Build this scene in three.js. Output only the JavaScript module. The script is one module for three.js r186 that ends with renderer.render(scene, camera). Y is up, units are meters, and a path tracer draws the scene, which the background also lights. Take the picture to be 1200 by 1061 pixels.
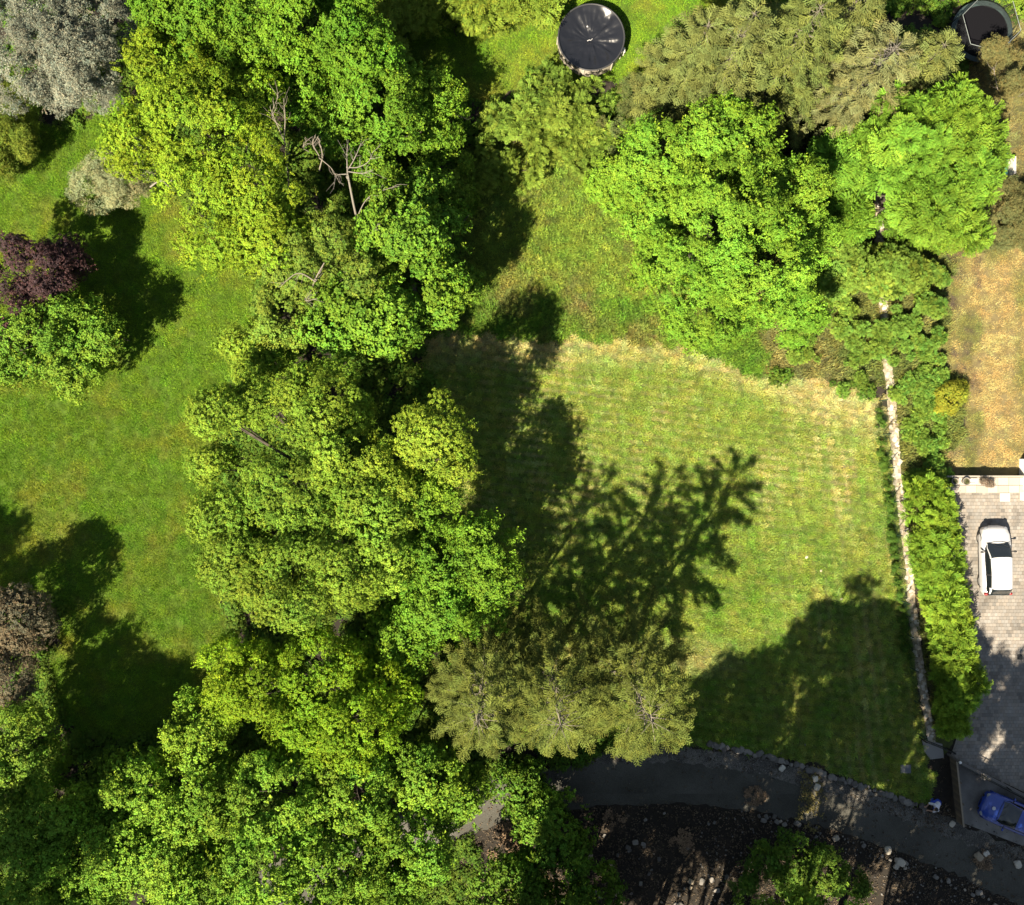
import * as THREE from 'three';
import { mergeGeometries, toCreasedNormals } from 'three/addons/utils/BufferGeometryUtils.js';
import { RoundedBoxGeometry } from 'three/addons/geometries/RoundedBoxGeometry.js';
import { MarchingCubes } from 'three/addons/objects/MarchingCubes.js';

// ------------------------------------------------------------------ camera, sky, sun, exposure
const H = 56, S = 0.05;                                   // height of the drone, metres per photo pixel on the ground
const scene = new THREE.Scene();
const camera = new THREE.PerspectiveCamera(2 * Math.atan(530.5 * S / H) * 180 / Math.PI, 1024 / 905, 1, 900);
camera.position.set(0, H, 0); camera.up.set(0, 0, -1); camera.lookAt(0, 0, 0);

const renderer = new THREE.WebGLRenderer({ antialias: true });
renderer.toneMapping = THREE.LinearToneMapping;
renderer.toneMappingExposure = 2.95;
renderer.shadowMap.enabled = true; renderer.shadowMap.type = THREE.PCFSoftShadowMap;

const sunDir = new THREE.Vector3(-0.57 * Math.cos(0.87), Math.sin(0.87), 0.82 * Math.cos(0.87)).normalize();
const sun = new THREE.DirectionalLight(0xfff0d6, 5);
sun.position.copy(sunDir).multiplyScalar(120); sun.target.position.set(0, 0, 0);
sun.castShadow = true; sun.shadow.mapSize.set(4096, 4096);
Object.assign(sun.shadow.camera, { left: -60, right: 60, top: 60, bottom: -60, near: 10, far: 260 });
scene.add(sun, sun.target);
{ // clear sky: blue overhead, paler at the horizon, brighter round the sun
  const w = 256, h = 128, d = new Float32Array(w * h * 4), v = new THREE.Vector3();
  for (let j = 0; j < h; j++) for (let i = 0; i < w; i++) {
    const el = ((j + 0.5) / h - 0.5) * Math.PI, az = ((i + 0.5) / w - 0.5) * 2 * Math.PI;
    v.set(Math.cos(el) * Math.cos(az), Math.sin(el), Math.cos(el) * Math.sin(az));
    const up = Math.max(v.y, 0), k = Math.pow(1 - up, 3), g = Math.pow(Math.max(v.dot(sunDir), 0), 12) * 0.5;
    const c = v.y < 0 ? [0.12, 0.14, 0.08] : [0.3 + 0.48 * k + g, 0.4 + 0.46 * k + g, 0.57 + 0.38 * k + g * 0.8], o = (j * w + i) * 4;
    for (let q = 0; q < 3; q++) d[o + q] = c[q] * 0.23;
    d[o + 3] = 1;
  }
  const t = new THREE.DataTexture(d, w, h, THREE.RGBAFormat, THREE.FloatType);
  t.mapping = THREE.EquirectangularReflectionMapping; t.magFilter = t.minFilter = THREE.LinearFilter; t.needsUpdate = true;
  scene.background = t; scene.environment = t;
}

// ------------------------------------------------------------------ helpers
function mulberry(a) { return () => { a |= 0; a = a + 0x6D2B79F5 | 0; let t = Math.imul(a ^ a >>> 15, 1 | a); t = t + Math.imul(t ^ t >>> 7, 61 | t) ^ t; return ((t ^ t >>> 14) >>> 0) / 4294967296; }; }
let R = mulberry(7);
const rr = (a, b) => a + (b - a) * R();
const V = (x, y, z) => new THREE.Vector3(x, y, z);
const W = (px, py, h = 0) => V((px - 600) * S * (1 - h / H), h, (py - 530.5) * S * (1 - h / H));
const hash = (x, y) => { let n = Math.imul(x, 374761393) + Math.imul(y, 668265263) | 0; n = Math.imul(n ^ n >>> 13, 1274126177); return ((n ^ n >>> 16) >>> 0) / 4294967296; };
function noise(x, y) { const i = Math.floor(x), j = Math.floor(y); let u = x - i, v = y - j; u = u * u * (3 - 2 * u); v = v * v * (3 - 2 * v); const a = hash(i, j), b = hash(i + 1, j), c = hash(i, j + 1), d = hash(i + 1, j + 1); return a + (b - a) * u + (c - a) * v + (a - b - c + d) * u * v; }
const fbm = (x, y, o = 3) => { let s = 0, a = 0.5, t = 0; for (let k = 0; k < o; k++) { s += a * noise(x, y); t += a; x = x * 2.03 + 17.1; y = y * 2.03 + 9.7; a *= 0.5; } return s / t; };
const clamp = (x, a = 0, b = 1) => Math.min(b, Math.max(a, x));
const mix3 = (a, b, t) => [a[0] + (b[0] - a[0]) * t, a[1] + (b[1] - a[1]) * t, a[2] + (b[2] - a[2]) * t];
const taken = new Map();
function numbered(n) { const k = taken.get(n) ?? -1; taken.set(n, k + 1); return k < 0 ? n : n + '_' + String(k + 1).padStart(3, '0'); }
const rgb = (r, g, b) => new THREE.Color().setRGB(r, g, b);
const mat = (r, g, b, rough = 0.9, more = {}) => new THREE.MeshStandardMaterial({ color: rgb(r, g, b), roughness: rough, ...more });
const phys = (r, g, b, rough = 0.9, more = {}) => new THREE.MeshPhysicalMaterial({ color: rgb(r, g, b), roughness: rough, ...more });
function shade(o) { o.traverse((m) => { if (m.isMesh) { m.castShadow = true; m.receiveShadow = true; } }); return o; }
function tag(o, label, category, group, kind) { o.userData.label = label; o.userData.category = category; if (group) o.userData.group = group; if (kind) o.userData.kind = kind; return o; }
function thing(name, label, category, pos, turn = 0, group) { const o = new THREE.Group(); o.name = numbered(name); o.position.copy(pos); o.rotation.y = turn; tag(o, label, category, group); scene.add(o); return o; }
function part(name, geo, m, parent, pos) { const o = new THREE.Mesh(geo, m); o.name = name; if (pos) o.position.set(...pos); o.castShadow = o.receiveShadow = true; parent.add(o); return o; }
function struct(name, geo, m, label) { const o = new THREE.Mesh(geo, m); o.name = numbered(name); o.userData.kind = 'structure'; if (label) { o.userData.label = label; } o.castShadow = o.receiveShadow = true; scene.add(o); return o; }
const box = (w, h, d, x = 0, y = 0, z = 0, r = 0) => { const g = r ? new RoundedBoxGeometry(w, h, d, 2, r) : new THREE.BoxGeometry(w, h, d); g.translate(x, y, z); return g; };
function tube(pts, r0, r1, seg = 8, sides = 6) { // tapered tube through points
  const c = new THREE.CatmullRomCurve3(pts), g = new THREE.TubeGeometry(c, seg, 1, sides, false), p = g.attributes.position, cen = V();
  for (let i = 0; i <= seg; i++) { const t = i / seg, r = r0 + (r1 - r0) * t; c.getPointAt(t, cen); for (let j = 0; j <= sides; j++) { const k = i * (sides + 1) + j; p.setXYZ(k, cen.x + (p.getX(k) - cen.x) * r, cen.y + (p.getY(k) - cen.y) * r, cen.z + (p.getZ(k) - cen.z) * r); } }
  g.computeVertexNormals(); return g;
}
function polyShape(pts) { const s = new THREE.Shape(); pts.forEach(([x, y], i) => { const w = W(x, y); i ? s.lineTo(w.x, -w.z) : s.moveTo(w.x, -w.z); }); return s; }
function sheet(pts, y) { const g = new THREE.ShapeGeometry(polyShape(pts)); g.rotateX(-Math.PI / 2); g.translate(0, y, 0); const p = g.attributes.position, uv = g.attributes.uv; for (let i = 0; i < p.count; i++) uv.setXY(i, p.getX(i), -p.getZ(i)); return g; }
function slab(pts, y0, y1) { const g = new THREE.ExtrudeGeometry(polyShape(pts), { depth: y1 - y0, bevelEnabled: false }); g.rotateX(-Math.PI / 2); g.translate(0, y0, 0); return g; }
const inside = (x, y, P) => { let c = false; for (let i = 0, j = P.length - 1; i < P.length; j = i++) { const a = P[i], b = P[j]; if ((a[1] > y) !== (b[1] > y) && x < (b[0] - a[0]) * (y - a[1]) / (b[1] - a[1]) + a[0]) c = !c; } return c; };
function along(P, t) { let L = 0; const d = []; for (let i = 1; i < P.length; i++) { const l = Math.hypot(P[i][0] - P[i - 1][0], P[i][1] - P[i - 1][1]); d.push(l); L += l; } let s = t * L; for (let i = 0; i < d.length; i++) { if (s <= d[i] || i === d.length - 1) { const k = s / d[i]; return [P[i][0] + (P[i + 1][0] - P[i][0]) * k, P[i][1] + (P[i + 1][1] - P[i][1]) * k, Math.atan2(P[i + 1][1] - P[i][1], P[i + 1][0] - P[i][0]), L]; } s -= d[i]; } }

// ------------------------------------------------------------------ ground cover map (photo pixels on the ground)
const ROAD = [[1290, 1090], [1200, 1063], [1130, 1030], [1040, 993], [960, 968], [880, 950], [800, 942], [700, 945], [600, 962], [500, 1000], [380, 1070], [300, 1130], [300, 1020], [420, 965], [520, 925], [600, 905], [700, 892], [800, 890], [880, 903], [960, 925], [1040, 953], [1110, 978], [1200, 1012], [1290, 1045]];
const GRAVEL = [[1290, 1047], [1200, 1014], [1110, 980], [1040, 955], [960, 927], [880, 905], [800, 893], [700, 895], [690, 882], [800, 876], [860, 881], [930, 897], [1000, 920], [1070, 944], [1118, 962], [1200, 996], [1290, 1030]];
const PATH = [[1029, 205], [1032, 300], [1037, 400], [1045, 470], [1052, 560], [1062, 640], [1070, 720], [1079, 790], [1088, 845], [1094, 872]];
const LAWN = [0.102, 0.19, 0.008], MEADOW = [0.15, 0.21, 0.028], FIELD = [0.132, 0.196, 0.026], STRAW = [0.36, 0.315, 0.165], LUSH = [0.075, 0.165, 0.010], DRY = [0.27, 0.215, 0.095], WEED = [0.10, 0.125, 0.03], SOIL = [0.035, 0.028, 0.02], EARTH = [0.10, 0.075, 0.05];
const zones = [
  { n: 'lawn', p: [[-300, 100], [60, 150], [130, 130], [220, 240], [300, 320], [300, 420], [270, 440], [270, 560], [260, 700], [280, 800], [180, 862], [90, 870], [60, 800], [70, 700], [-300, 700]] },
  { n: 'lawn', p: [[455, 80], [480, 30], [560, 30], [680, -60], [900, -60], [860, 110], [740, 100], [640, 90], [560, 120], [500, 120]] },
  { n: 'meadow', p: [[545, 170], [760, 150], [780, 330], [900, 395], [905, 450], [800, 415], [640, 398], [530, 400]] },
  { n: 'field', p: [[505, 385], [560, 395], [680, 400], [740, 402], [820, 412], [905, 452], [950, 446], [1040, 468], [1054, 600], [1066, 720], [1082, 850], [1088, 885], [1100, 940], [1060, 938], [1000, 915], [930, 892], [860, 876], [800, 872], [700, 860], [560, 800], [500, 600]] },
  { n: 'weed', p: [[880, 280], [1112, 285], [1108, 420], [1135, 470], [1128, 510], [1100, 556], [1104, 600], [1140, 800], [1110, 885], [1096, 870], [1062, 640], [1046, 470], [1030, 452], [940, 446], [900, 430]] },
  { n: 'olive', p: [[1120, 40], [1400, -60], [1400, 300], [1110, 292], [1100, 230], [1140, 200]] },
  { n: 'dry', p: [[1113, 288], [1400, 288], [1400, 556], [1100, 556], [1128, 510], [1138, 470], [1108, 420]] },
];
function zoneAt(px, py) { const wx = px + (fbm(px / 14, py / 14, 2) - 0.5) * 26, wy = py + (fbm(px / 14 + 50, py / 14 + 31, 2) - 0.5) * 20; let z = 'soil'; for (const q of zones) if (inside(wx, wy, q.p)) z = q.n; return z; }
function coverAt(px, py) { // [zone, colour]
  const z = zoneAt(px, py), a = fbm(px / 40, py / 40, 3), b = fbm(px / 9 + 70, py / 9, 2), c = noise(px / 2.5, py / 2.5);
  let k;
  if (z === 'lawn') k = mix3(LAWN, [0.175, 0.2, 0.02], clamp((a - 0.48) * 2.6 + (b - 0.5) * 0.8));
  else if (z === 'meadow') k = mix3(mix3(MEADOW, LUSH, py > 350 ? clamp(0.35 + b) : 0.3 * b), [0.17, 0.155, 0.05], clamp((a - 0.5) * 2.2 + (b - 0.5) * 1.3));
  else if (z === 'field') {
    const rim = clamp(1 - (py - 400 - Math.max(0, px - 800) * 0.42) / 38), east = clamp((px - 880) / 120) * clamp((py - 460) / 60), mid = clamp((fbm(px / 30 + 9, py / 60, 2) - 0.45) * 3);
    const row = 0.5 + 0.5 * Math.sin((py - 0.12 * px) / 1.55 + 2.2 * fbm(px / 60, py / 60, 2)), col = 0.5 + 0.5 * Math.sin((px - 0.14 * py) / 2.1 + 2.5 * fbm(px / 30, py / 60, 2));
    let s = 0.75 * rim * clamp(0.3 + b) + 0.36 * east * clamp(mid + 0.2) * (0.15 + 1.1 * col * col) + 0.36 * clamp(mid + 0.15) * (0.05 + 1.25 * row * row) * clamp((660 - py) / 80) + 0.28 * b * row * row;
    s += 0.4 * clamp((py - 740) / 30) * clamp((880 - px) / 50) * clamp((800 - py) / 20);
    const lush = clamp((fbm(px / 26 + 3, py / 26 + 8, 2) - 0.5) * 4) * clamp((py - 560) / 60);
    k = mix3(mix3(FIELD, LUSH, 0.7 * lush), STRAW, clamp(s, 0, 0.9));
  } else if (z === 'weed') k = mix3(WEED, [0.19, 0.17, 0.07], clamp((a - 0.45) * 2));
  else if (z === 'olive') k = mix3([0.14, 0.135, 0.05], [0.22, 0.18, 0.08], clamp((a - 0.4) * 2));
  else if (z === 'dry') k = mix3(mix3(DRY, [0.15, 0.15, 0.045], clamp((fbm(px / 30 + 4, py / 55, 3) - 0.46) * 4)), EARTH, px < 1150 ? clamp((b - 0.5) * 3) : 0);
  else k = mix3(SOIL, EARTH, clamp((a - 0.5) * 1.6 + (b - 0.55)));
  const j = 0.82 + 0.36 * c; return [z, [k[0] * j, k[1] * j, k[2] * j]];
}
{ // one ground sheet out to the horizon, its colours laid out in metres
  const tw = 1400, th = 1238, x0 = -100, y0 = -88.5, step = 1, d = new Uint8Array(tw * th * 4);
  const enc = (x) => 255 * (x <= 0.0031308 ? 12.92 * x : 1.055 * Math.pow(x, 1 / 2.4) - 0.055);
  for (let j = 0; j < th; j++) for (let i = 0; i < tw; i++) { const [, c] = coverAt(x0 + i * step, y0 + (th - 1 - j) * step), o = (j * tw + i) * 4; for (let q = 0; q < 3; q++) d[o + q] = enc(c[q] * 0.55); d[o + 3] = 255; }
  const t = new THREE.DataTexture(d, tw, th); t.colorSpace = THREE.SRGBColorSpace; t.magFilter = THREE.LinearFilter; t.minFilter = THREE.LinearMipmapLinearFilter; t.generateMipmaps = true; t.wrapS = t.wrapT = THREE.MirroredRepeatWrapping; t.needsUpdate = true;
  const g = new THREE.PlaneGeometry(700, 700, 2, 2); g.rotateX(-Math.PI / 2);
  const p = g.attributes.position, uv = g.attributes.uv;
  for (let i = 0; i < p.count; i++) uv.setXY(i, (p.getX(i) / S + 600 - x0) / tw, 1 - (p.getZ(i) / S + 530.5 - y0) / th);
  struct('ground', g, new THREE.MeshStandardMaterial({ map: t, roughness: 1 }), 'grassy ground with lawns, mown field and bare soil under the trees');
}
function noiseTex(n, f, rep) { const d = new Uint8Array(n * n * 4); for (let j = 0; j < n; j++) for (let i = 0; i < n; i++) { const c = f(i, j, n), o = (j * n + i) * 4; for (let q = 0; q < 3; q++) d[o + q] = clamp(c[q] ?? c, 0, 255); d[o + 3] = 255; } const t = new THREE.DataTexture(d, n, n); t.wrapS = t.wrapT = THREE.RepeatWrapping; t.magFilter = THREE.LinearFilter; t.minFilter = THREE.LinearMipmapLinearFilter; t.generateMipmaps = true; t.repeat.set(1 / rep, 1 / rep); t.needsUpdate = true; return t; }
const srgb = (t) => { t.colorSpace = THREE.SRGBColorSpace; return t; };
const asphaltTex = srgb(noiseTex(1024, (i, j) => { const p = fbm(i / 90, j / 90, 4), q = hash(i, j), c = fbm(i / 30 + 300, j / 14, 2), k = 66 + 40 * (p - 0.5) + 30 * (q - 0.5); return [k + 6, k + 5, k - 2]; }, 20));
const asphaltBump = noiseTex(512, (i, j) => 255 * hash(i, j) * 0.6 + 100 * fbm(i / 8, j / 8, 2), 4);
const rough = (P, n, a) => P.flatMap((p, i) => { const q = P[(i + 1) % P.length], o = []; for (let k = 0; k < n; k++) { const t = k / n, x = p[0] + (q[0] - p[0]) * t, y = p[1] + (q[1] - p[1]) * t; o.push([x + (noise(x / 5, y / 5 + 40) - 0.5) * a, y + (noise(x / 5 + 80, y / 5) - 0.5) * a]); } return o; });
struct('road', sheet(rough(ROAD, 14, 7), 0.012), new THREE.MeshStandardMaterial({ map: asphaltTex, roughness: 0.85, bumpMap: asphaltBump, bumpScale: 0.006 }), 'narrow asphalt road curving past the lower edge of the field');
const gravelTex = srgb(noiseTex(1024, (i, j) => { const q = hash(i >> 1, j >> 1), p = fbm(i / 60, j / 60, 3), k = 84 + 70 * (q - 0.5) + 60 * (p - 0.5); return [k * 1.03, k, k * 0.93]; }, 12));
struct('gravel_verge', sheet(rough(GRAVEL, 14, 8), 0.016), new THREE.MeshStandardMaterial({ map: gravelTex, roughness: 0.95, bumpMap: asphaltBump, bumpScale: 0.02 }), 'strip of grey gravel between field and road');

// ------------------------------------------------------------------ leaf clumps
function leafFaces(list, q, p, n, a, L, w, fold) { // a folded diamond leaf: 2 triangles
  const b = V().crossVectors(n, a).normalize(), base = p.clone().addScaledVector(a, -L / 2), tip = p.clone().addScaledVector(a, L / 2).addScaledVector(n, -fold * L), s1 = p.clone().addScaledVector(b, w / 2).addScaledVector(n, fold * w), s2 = p.clone().addScaledVector(b, -w / 2).addScaledVector(n, fold * w);
  for (const v of [base, s1, tip, base, tip, s2]) list.push(v.x, v.y, v.z);
}
function geoOf(list) { const g = new THREE.BufferGeometry(); g.setAttribute('position', new THREE.Float32BufferAttribute(list, 3)); g.computeVertexNormals(); return g; }
const rdir = () => { const z = rr(-1, 1), a = rr(0, 2 * Math.PI), s = Math.sqrt(1 - z * z); return V(s * Math.cos(a), z, s * Math.sin(a)); };
function clumpGeo(n, rad, L, w, flat = 0.7, spread = 0.7) {
  const list = [];
  for (let i = 0; i < n; i++) {
    const d = rdir(); d.y = Math.abs(d.y) * 1.15 - 0.2; d.normalize();
    const p = d.clone().multiplyScalar(rad * rr(0.35, 1)); p.y *= flat;
    const nn = d.clone().multiplyScalar(0.55).add(V(0, 0.75, 0)).addScaledVector(rdir(), spread).normalize();
    const a = d.clone().addScaledVector(rdir(), 0.8); a.addScaledVector(nn, -a.dot(nn)).normalize();
    const s = rr(0.75, 1.25); leafFaces(list, 0, p, nn, a, L * s, w * s, 0.14);
  }
  return geoOf(list);
}
function frondGeo(n, len, L, w) { // pinnate leaf spray lying along +x, for the ash-like trees, weeds and hedge
  const list = [];
  for (let k = 0; k < n; k++) {
    const az = k / n * 6.283 + rr(-0.4, 0.4), el = rr(0.05, 0.8), ax = V(Math.cos(az) * Math.cos(el), Math.sin(el), Math.sin(az) * Math.cos(el));
    for (let i = 0; i < 6; i++) for (const s of [-1, 1]) {
      const t = (i + 0.8) / 6 * len, p = ax.clone().multiplyScalar(t); p.y -= t * t * 0.5;
      const side = V(-Math.sin(az) * s, 0.25, Math.cos(az) * s).normalize(), a = ax.clone().multiplyScalar(0.6).add(side).normalize(), nn = V().crossVectors(ax, side).normalize(); if (nn.y < 0) nn.negate(); nn.addScaledVector(rdir(), 0.25); nn.addScaledVector(a, -nn.dot(a)).normalize();
      leafFaces(list, 0, p.addScaledVector(a, L / 2), nn, a, L, w, 0.1);
    }
  }
  return geoOf(list);
}
function needleGeo(len, tw) { // one spray: a twig along +x with side twigs clothed in needles
  const list = [], put = (p, a, L, w) => { const n = V(rr(-1.1, 1.1), 1, rr(-1.1, 1.1)); n.addScaledVector(a, -n.dot(a)).normalize(); leafFaces(list, 0, p, n, a, L, w, 0.05); };
  for (let i = 0; i < tw; i++) {
    const t = (i + 0.5) / tw * len, s = i % 2 ? 1 : -1, L = (len - t) * 0.6 + 0.1, a = V(0.75, rr(-0.15, 0.2), s * rr(0.5, 0.9)).normalize();
    for (let k = 0; k < 4; k++) { const p = V(t, 0, 0).addScaledVector(a, L * (k + 0.5) / 4); put(p, a.clone().addScaledVector(rdir(), 0.45).normalize(), 0.13, 0.045); put(p, a.clone().addScaledVector(rdir(), 0.8).normalize(), 0.1, 0.035); }
    put(V(t, 0, 0), V(1, rr(-0.3, 0.3), rr(-0.5, 0.5)).normalize(), 0.16, 0.05);
  }
  return geoOf(list);
}
// a puff: a rounded spray of foliage (local +y points out of the crown), every leaf a face with its own tone
function toned(list, tones) { const g = geoOf(list); const c = new Float32Array(list.length); for (let i = 0; i < tones.length; i++) for (let k = 0; k < 6; k++) c.set(tones[i], i * 18 + k * 3); g.setAttribute('color', new THREE.BufferAttribute(c, 3)); return g; }
const tone = (a, b) => { const v = 1 + rr(-0.22, 0.22) + a, y = rr(-0.12, 0.12) + b; return [v * (1 + y), v, v * (1 - 0.5 * y)]; };
function puffGeo(rad, nc, nl, cr, L, w, spread = 0.5, depth = 0.25) {
  const list = [], tones = [];
  for (let c = 0; c < nc; c++) {
    const z = 1 - (c + 0.5) / nc * 1.55, a = c * 2.39996 + rr(-0.3, 0.3), s = Math.sqrt(Math.max(0, 1 - z * z)), d = V(s * Math.cos(a), z, s * Math.sin(a)).addScaledVector(rdir(), 0.25).normalize();
    const cen = d.clone().multiplyScalar(rad * rr(1 - depth, 1 + depth * 0.35)), ta = rr(-0.14, 0.14), tb = rr(-0.1, 0.1);
    for (let i = 0; i < nl; i++) {
      const p = cen.clone().addScaledVector(rdir(), cr * Math.cbrt(R())), nn = d.clone().multiplyScalar(0.6).add(V(0, 0.55, 0)).addScaledVector(rdir(), spread).normalize(), ax = d.clone().addScaledVector(rdir(), 1); ax.addScaledVector(nn, -ax.dot(nn)).normalize();
      const k = rr(0.75, 1.25); leafFaces(list, 0, p, nn, ax, L * k, w * k, 0.12); tones.push(tone(ta, tb));
    }
  }
  return toned(list, tones);
}
function frondPuff(rad, nc, nf, len, L, w) { // the same with pinnate leaf sprays
  const list = [], tones = [];
  for (let c = 0; c < nc; c++) {
    const z = 1 - (c + 0.5) / nc * 1.5, a0 = c * 2.39996, s = Math.sqrt(Math.max(0, 1 - z * z)), d = V(s * Math.cos(a0), z, s * Math.sin(a0)).addScaledVector(rdir(), 0.3).normalize(), cen = d.clone().multiplyScalar(rad * rr(0.4, 1.05)), tc = rr(-0.22, 0.22);
    for (let k = 0; k < nf; k++) {
      const ax = d.clone().addScaledVector(rdir(), 0.75).normalize(), side0 = V().crossVectors(ax, V(rr(-0.3, 0.3), 1, rr(-0.3, 0.3))).normalize(), ta = tc + rr(-0.15, 0.15);
      for (let i = 0; i < 5; i++) for (const q of [-1, 1]) {
        const t = (i + 0.9) / 5 * len, p = cen.clone().addScaledVector(ax, t); p.y -= t * t * 0.4;
        const side = side0.clone().multiplyScalar(q).add(V(0, 0.15, 0)), a = ax.clone().multiplyScalar(0.65).add(side).normalize(), nn = V().crossVectors(ax, side).normalize(); if (nn.dot(d) + nn.y < 0) nn.negate(); nn.addScaledVector(rdir(), 0.25); nn.addScaledVector(a, -nn.dot(a)).normalize();
        leafFaces(list, 0, p.addScaledVector(a, L / 2), nn, a, L, w, 0.1); tones.push(tone(ta, 0));
      }
    }
  }
  return toned(list, tones);
}
function shootGeo(n, len, L, w) { // a loose leafy shoot growing along +y
  const list = [], tones = [];
  for (let s = 0; s < 3; s++) { const ax = V(rr(-0.6, 0.6), 1, rr(-0.6, 0.6)).normalize(), l = len * rr(0.6, 1); for (let i = 0; i < n; i++) { const p = ax.clone().multiplyScalar(l * (i + 0.5) / n).addScaledVector(rdir(), 0.04), a = ax.clone().multiplyScalar(0.4).add(rdir()).normalize(), nn = V(rr(-0.6, 0.6), 1, rr(-0.6, 0.6)); nn.addScaledVector(a, -nn.dot(a)).normalize(); const k = rr(0.7, 1.2); leafFaces(list, 0, p, nn, a, L * k, w * k, 0.12); tones.push(tone(0.08, 0.05)); } }
  return toned(list, tones);
}
const SHOOT = { broad: shootGeo(9, 0.6, 0.12, 0.075), large: shootGeo(8, 0.65, 0.16, 0.11), small: shootGeo(12, 0.55, 0.09, 0.055), fine: shootGeo(16, 0.5, 0.08, 0.028), frond: shootGeo(10, 0.5, 0.13, 0.045) };
const three = (f) => [f(), f(), f()];
const GEO = { // [variants, the radius they are made at]
  broad: [three(() => puffGeo(0.7, 70, 14, 0.13, 0.11, 0.075, 0.6, 0.55)), 0.7], large: [three(() => puffGeo(0.75, 48, 13, 0.16, 0.155, 0.11, 0.6, 0.55)), 0.75], small: [three(() => puffGeo(0.6, 64, 15, 0.1, 0.09, 0.06, 0.55, 0.5)), 0.6],
  fine: [three(() => puffGeo(0.5, 40, 20, 0.15, 0.10, 0.034, 0.9, 0.5)), 0.5], frond: [three(() => frondPuff(0.6, 22, 4, 0.42, 0.15, 0.06)), 0.6], needle: needleGeo(0.55, 9),
};
const leafMat = (c) => new THREE.MeshPhysicalMaterial({ color: rgb(...c), roughness: 0.65, specularIntensity: 0.25, side: THREE.DoubleSide, vertexColors: true });
const leafMats = new Map();
const leafOf = (c, t) => { const k = c.join() + t; if (!leafMats.has(k)) leafMats.set(k, leafMat(c, t)); return leafMats.get(k); };
const barkTex = srgb(noiseTex(256, (i, j) => { const k = 72 + 80 * (fbm(i / 10, j / 50, 3) - 0.5) + 30 * (hash(i, j) - 0.5); return [k, k * 0.92, k * 0.8]; }, 1));
const bark = new THREE.MeshStandardMaterial({ map: barkTex, roughness: 0.95 }), greyBark = mat(0.2, 0.175, 0.14, 0.95), paleWood = mat(0.19, 0.172, 0.145, 0.9), darkBark = mat(0.07, 0.055, 0.04, 0.95);
let leafTotal = 0;
const M4 = new THREE.Matrix4(), Q = new THREE.Quaternion(), Q2 = new THREE.Quaternion(), UP = V(0, 1, 0), SC = V(), PO = V();
function instanced(name, geo, m, items, parent) { // items: [pos, quat, scale, colour]
  const o = new THREE.InstancedMesh(geo, m, items.length); o.name = name; o.userData.kind = 'stuff';
  items.forEach(([p, q, s, c], i) => { SC.set(s, s, s); o.setMatrixAt(i, M4.compose(p, q, SC)); o.setColorAt(i, c); });
  o.castShadow = o.receiveShadow = true; leafTotal += items.length; parent.add(o); return o;
}
const tint = (v, y) => { const k = 1 + v * rr(-1, 1); return rgb(k * (1 + y), k, k * (1 - 0.3 * y)); };
// lobes: [px, py, height of the lobe's middle, radius in photo pixels]
function leaves(lobes, o, origin) {
  const L = lobes.map(([px, py, h, r]) => ({ c: W(px, py, h).sub(origin), r: r * S * (1 - h / H), h })), items = [], ref = GEO[o.leaf ?? 'broad'][1];
  const sub = o.sub ?? 0.75, flat = o.flat ?? 1;
  for (const l of L) {
    const up = Math.min(l.r * flat, Math.max(0.3, l.h * 0.9)), down = Math.max(0.2, Math.min(l.h - 0.7, l.r * (o.skirt ?? 1.5))), n = Math.ceil(4.4 * (o.density ?? 1) * l.r * l.r / (sub * sub));
    for (let i = 0; i < n; i++) {
      const d = rdir(); if (d.y < -0.1 && R() < 0.45) d.y *= -1;
      const rs = Math.min(sub * rr(0.5, 1.25), l.r * 0.75), k = rr(0.72, 1.12) - rs * 0.5 / l.r, c = V(l.c.x + d.x * l.r * k, l.c.y + d.y * (d.y > 0 ? up : down) * k, l.c.z + d.z * l.r * k);
      if (c.y + origin.y < rs * 0.35) continue;
      const gx = c.x + origin.x, gz = c.z + origin.z, gap = fbm(gx * 0.75 + c.y * 0.3 + 40, gz * 0.75 + 60, 2); if (gap < (o.gap ?? 0.4) && l.r > 0.9 && R() < 0.85) continue;
      let deep = false; for (const m of L) if (m !== l) { const dx = c.x - m.c.x, dy = (c.y - m.c.y) / flat, dz = c.z - m.c.z; if (dx * dx + dy * dy + dz * dz < m.r * m.r * 0.4 && c.y < m.c.y + m.r * flat * 0.4) { deep = true; break; } }
      if (deep) continue;
      Q.setFromUnitVectors(UP, d.clone().add(V(0, 0.55, 0)).addScaledVector(rdir(), 0.35).normalize()); Q2.setFromAxisAngle(UP, rr(0, 6.283));
      const v = (0.72 + 0.56 * fbm(gx * 0.35 + 7, gz * 0.35 + 3, 2)) * (1 + rr(-0.16, 0.16)), y = (fbm(gx * 0.3 + 90, gz * 0.3 + 20, 2) - 0.5) * 0.28 * (o.hueK ?? 1) + rr(-1, 1) * (o.hue ?? 0.1); items.push([c, Q.clone().multiply(Q2), rs / ref, rgb(v * (1 + y), v, v * (1 - 0.4 * y))]);
    }
  }
  return items;
}
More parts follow.
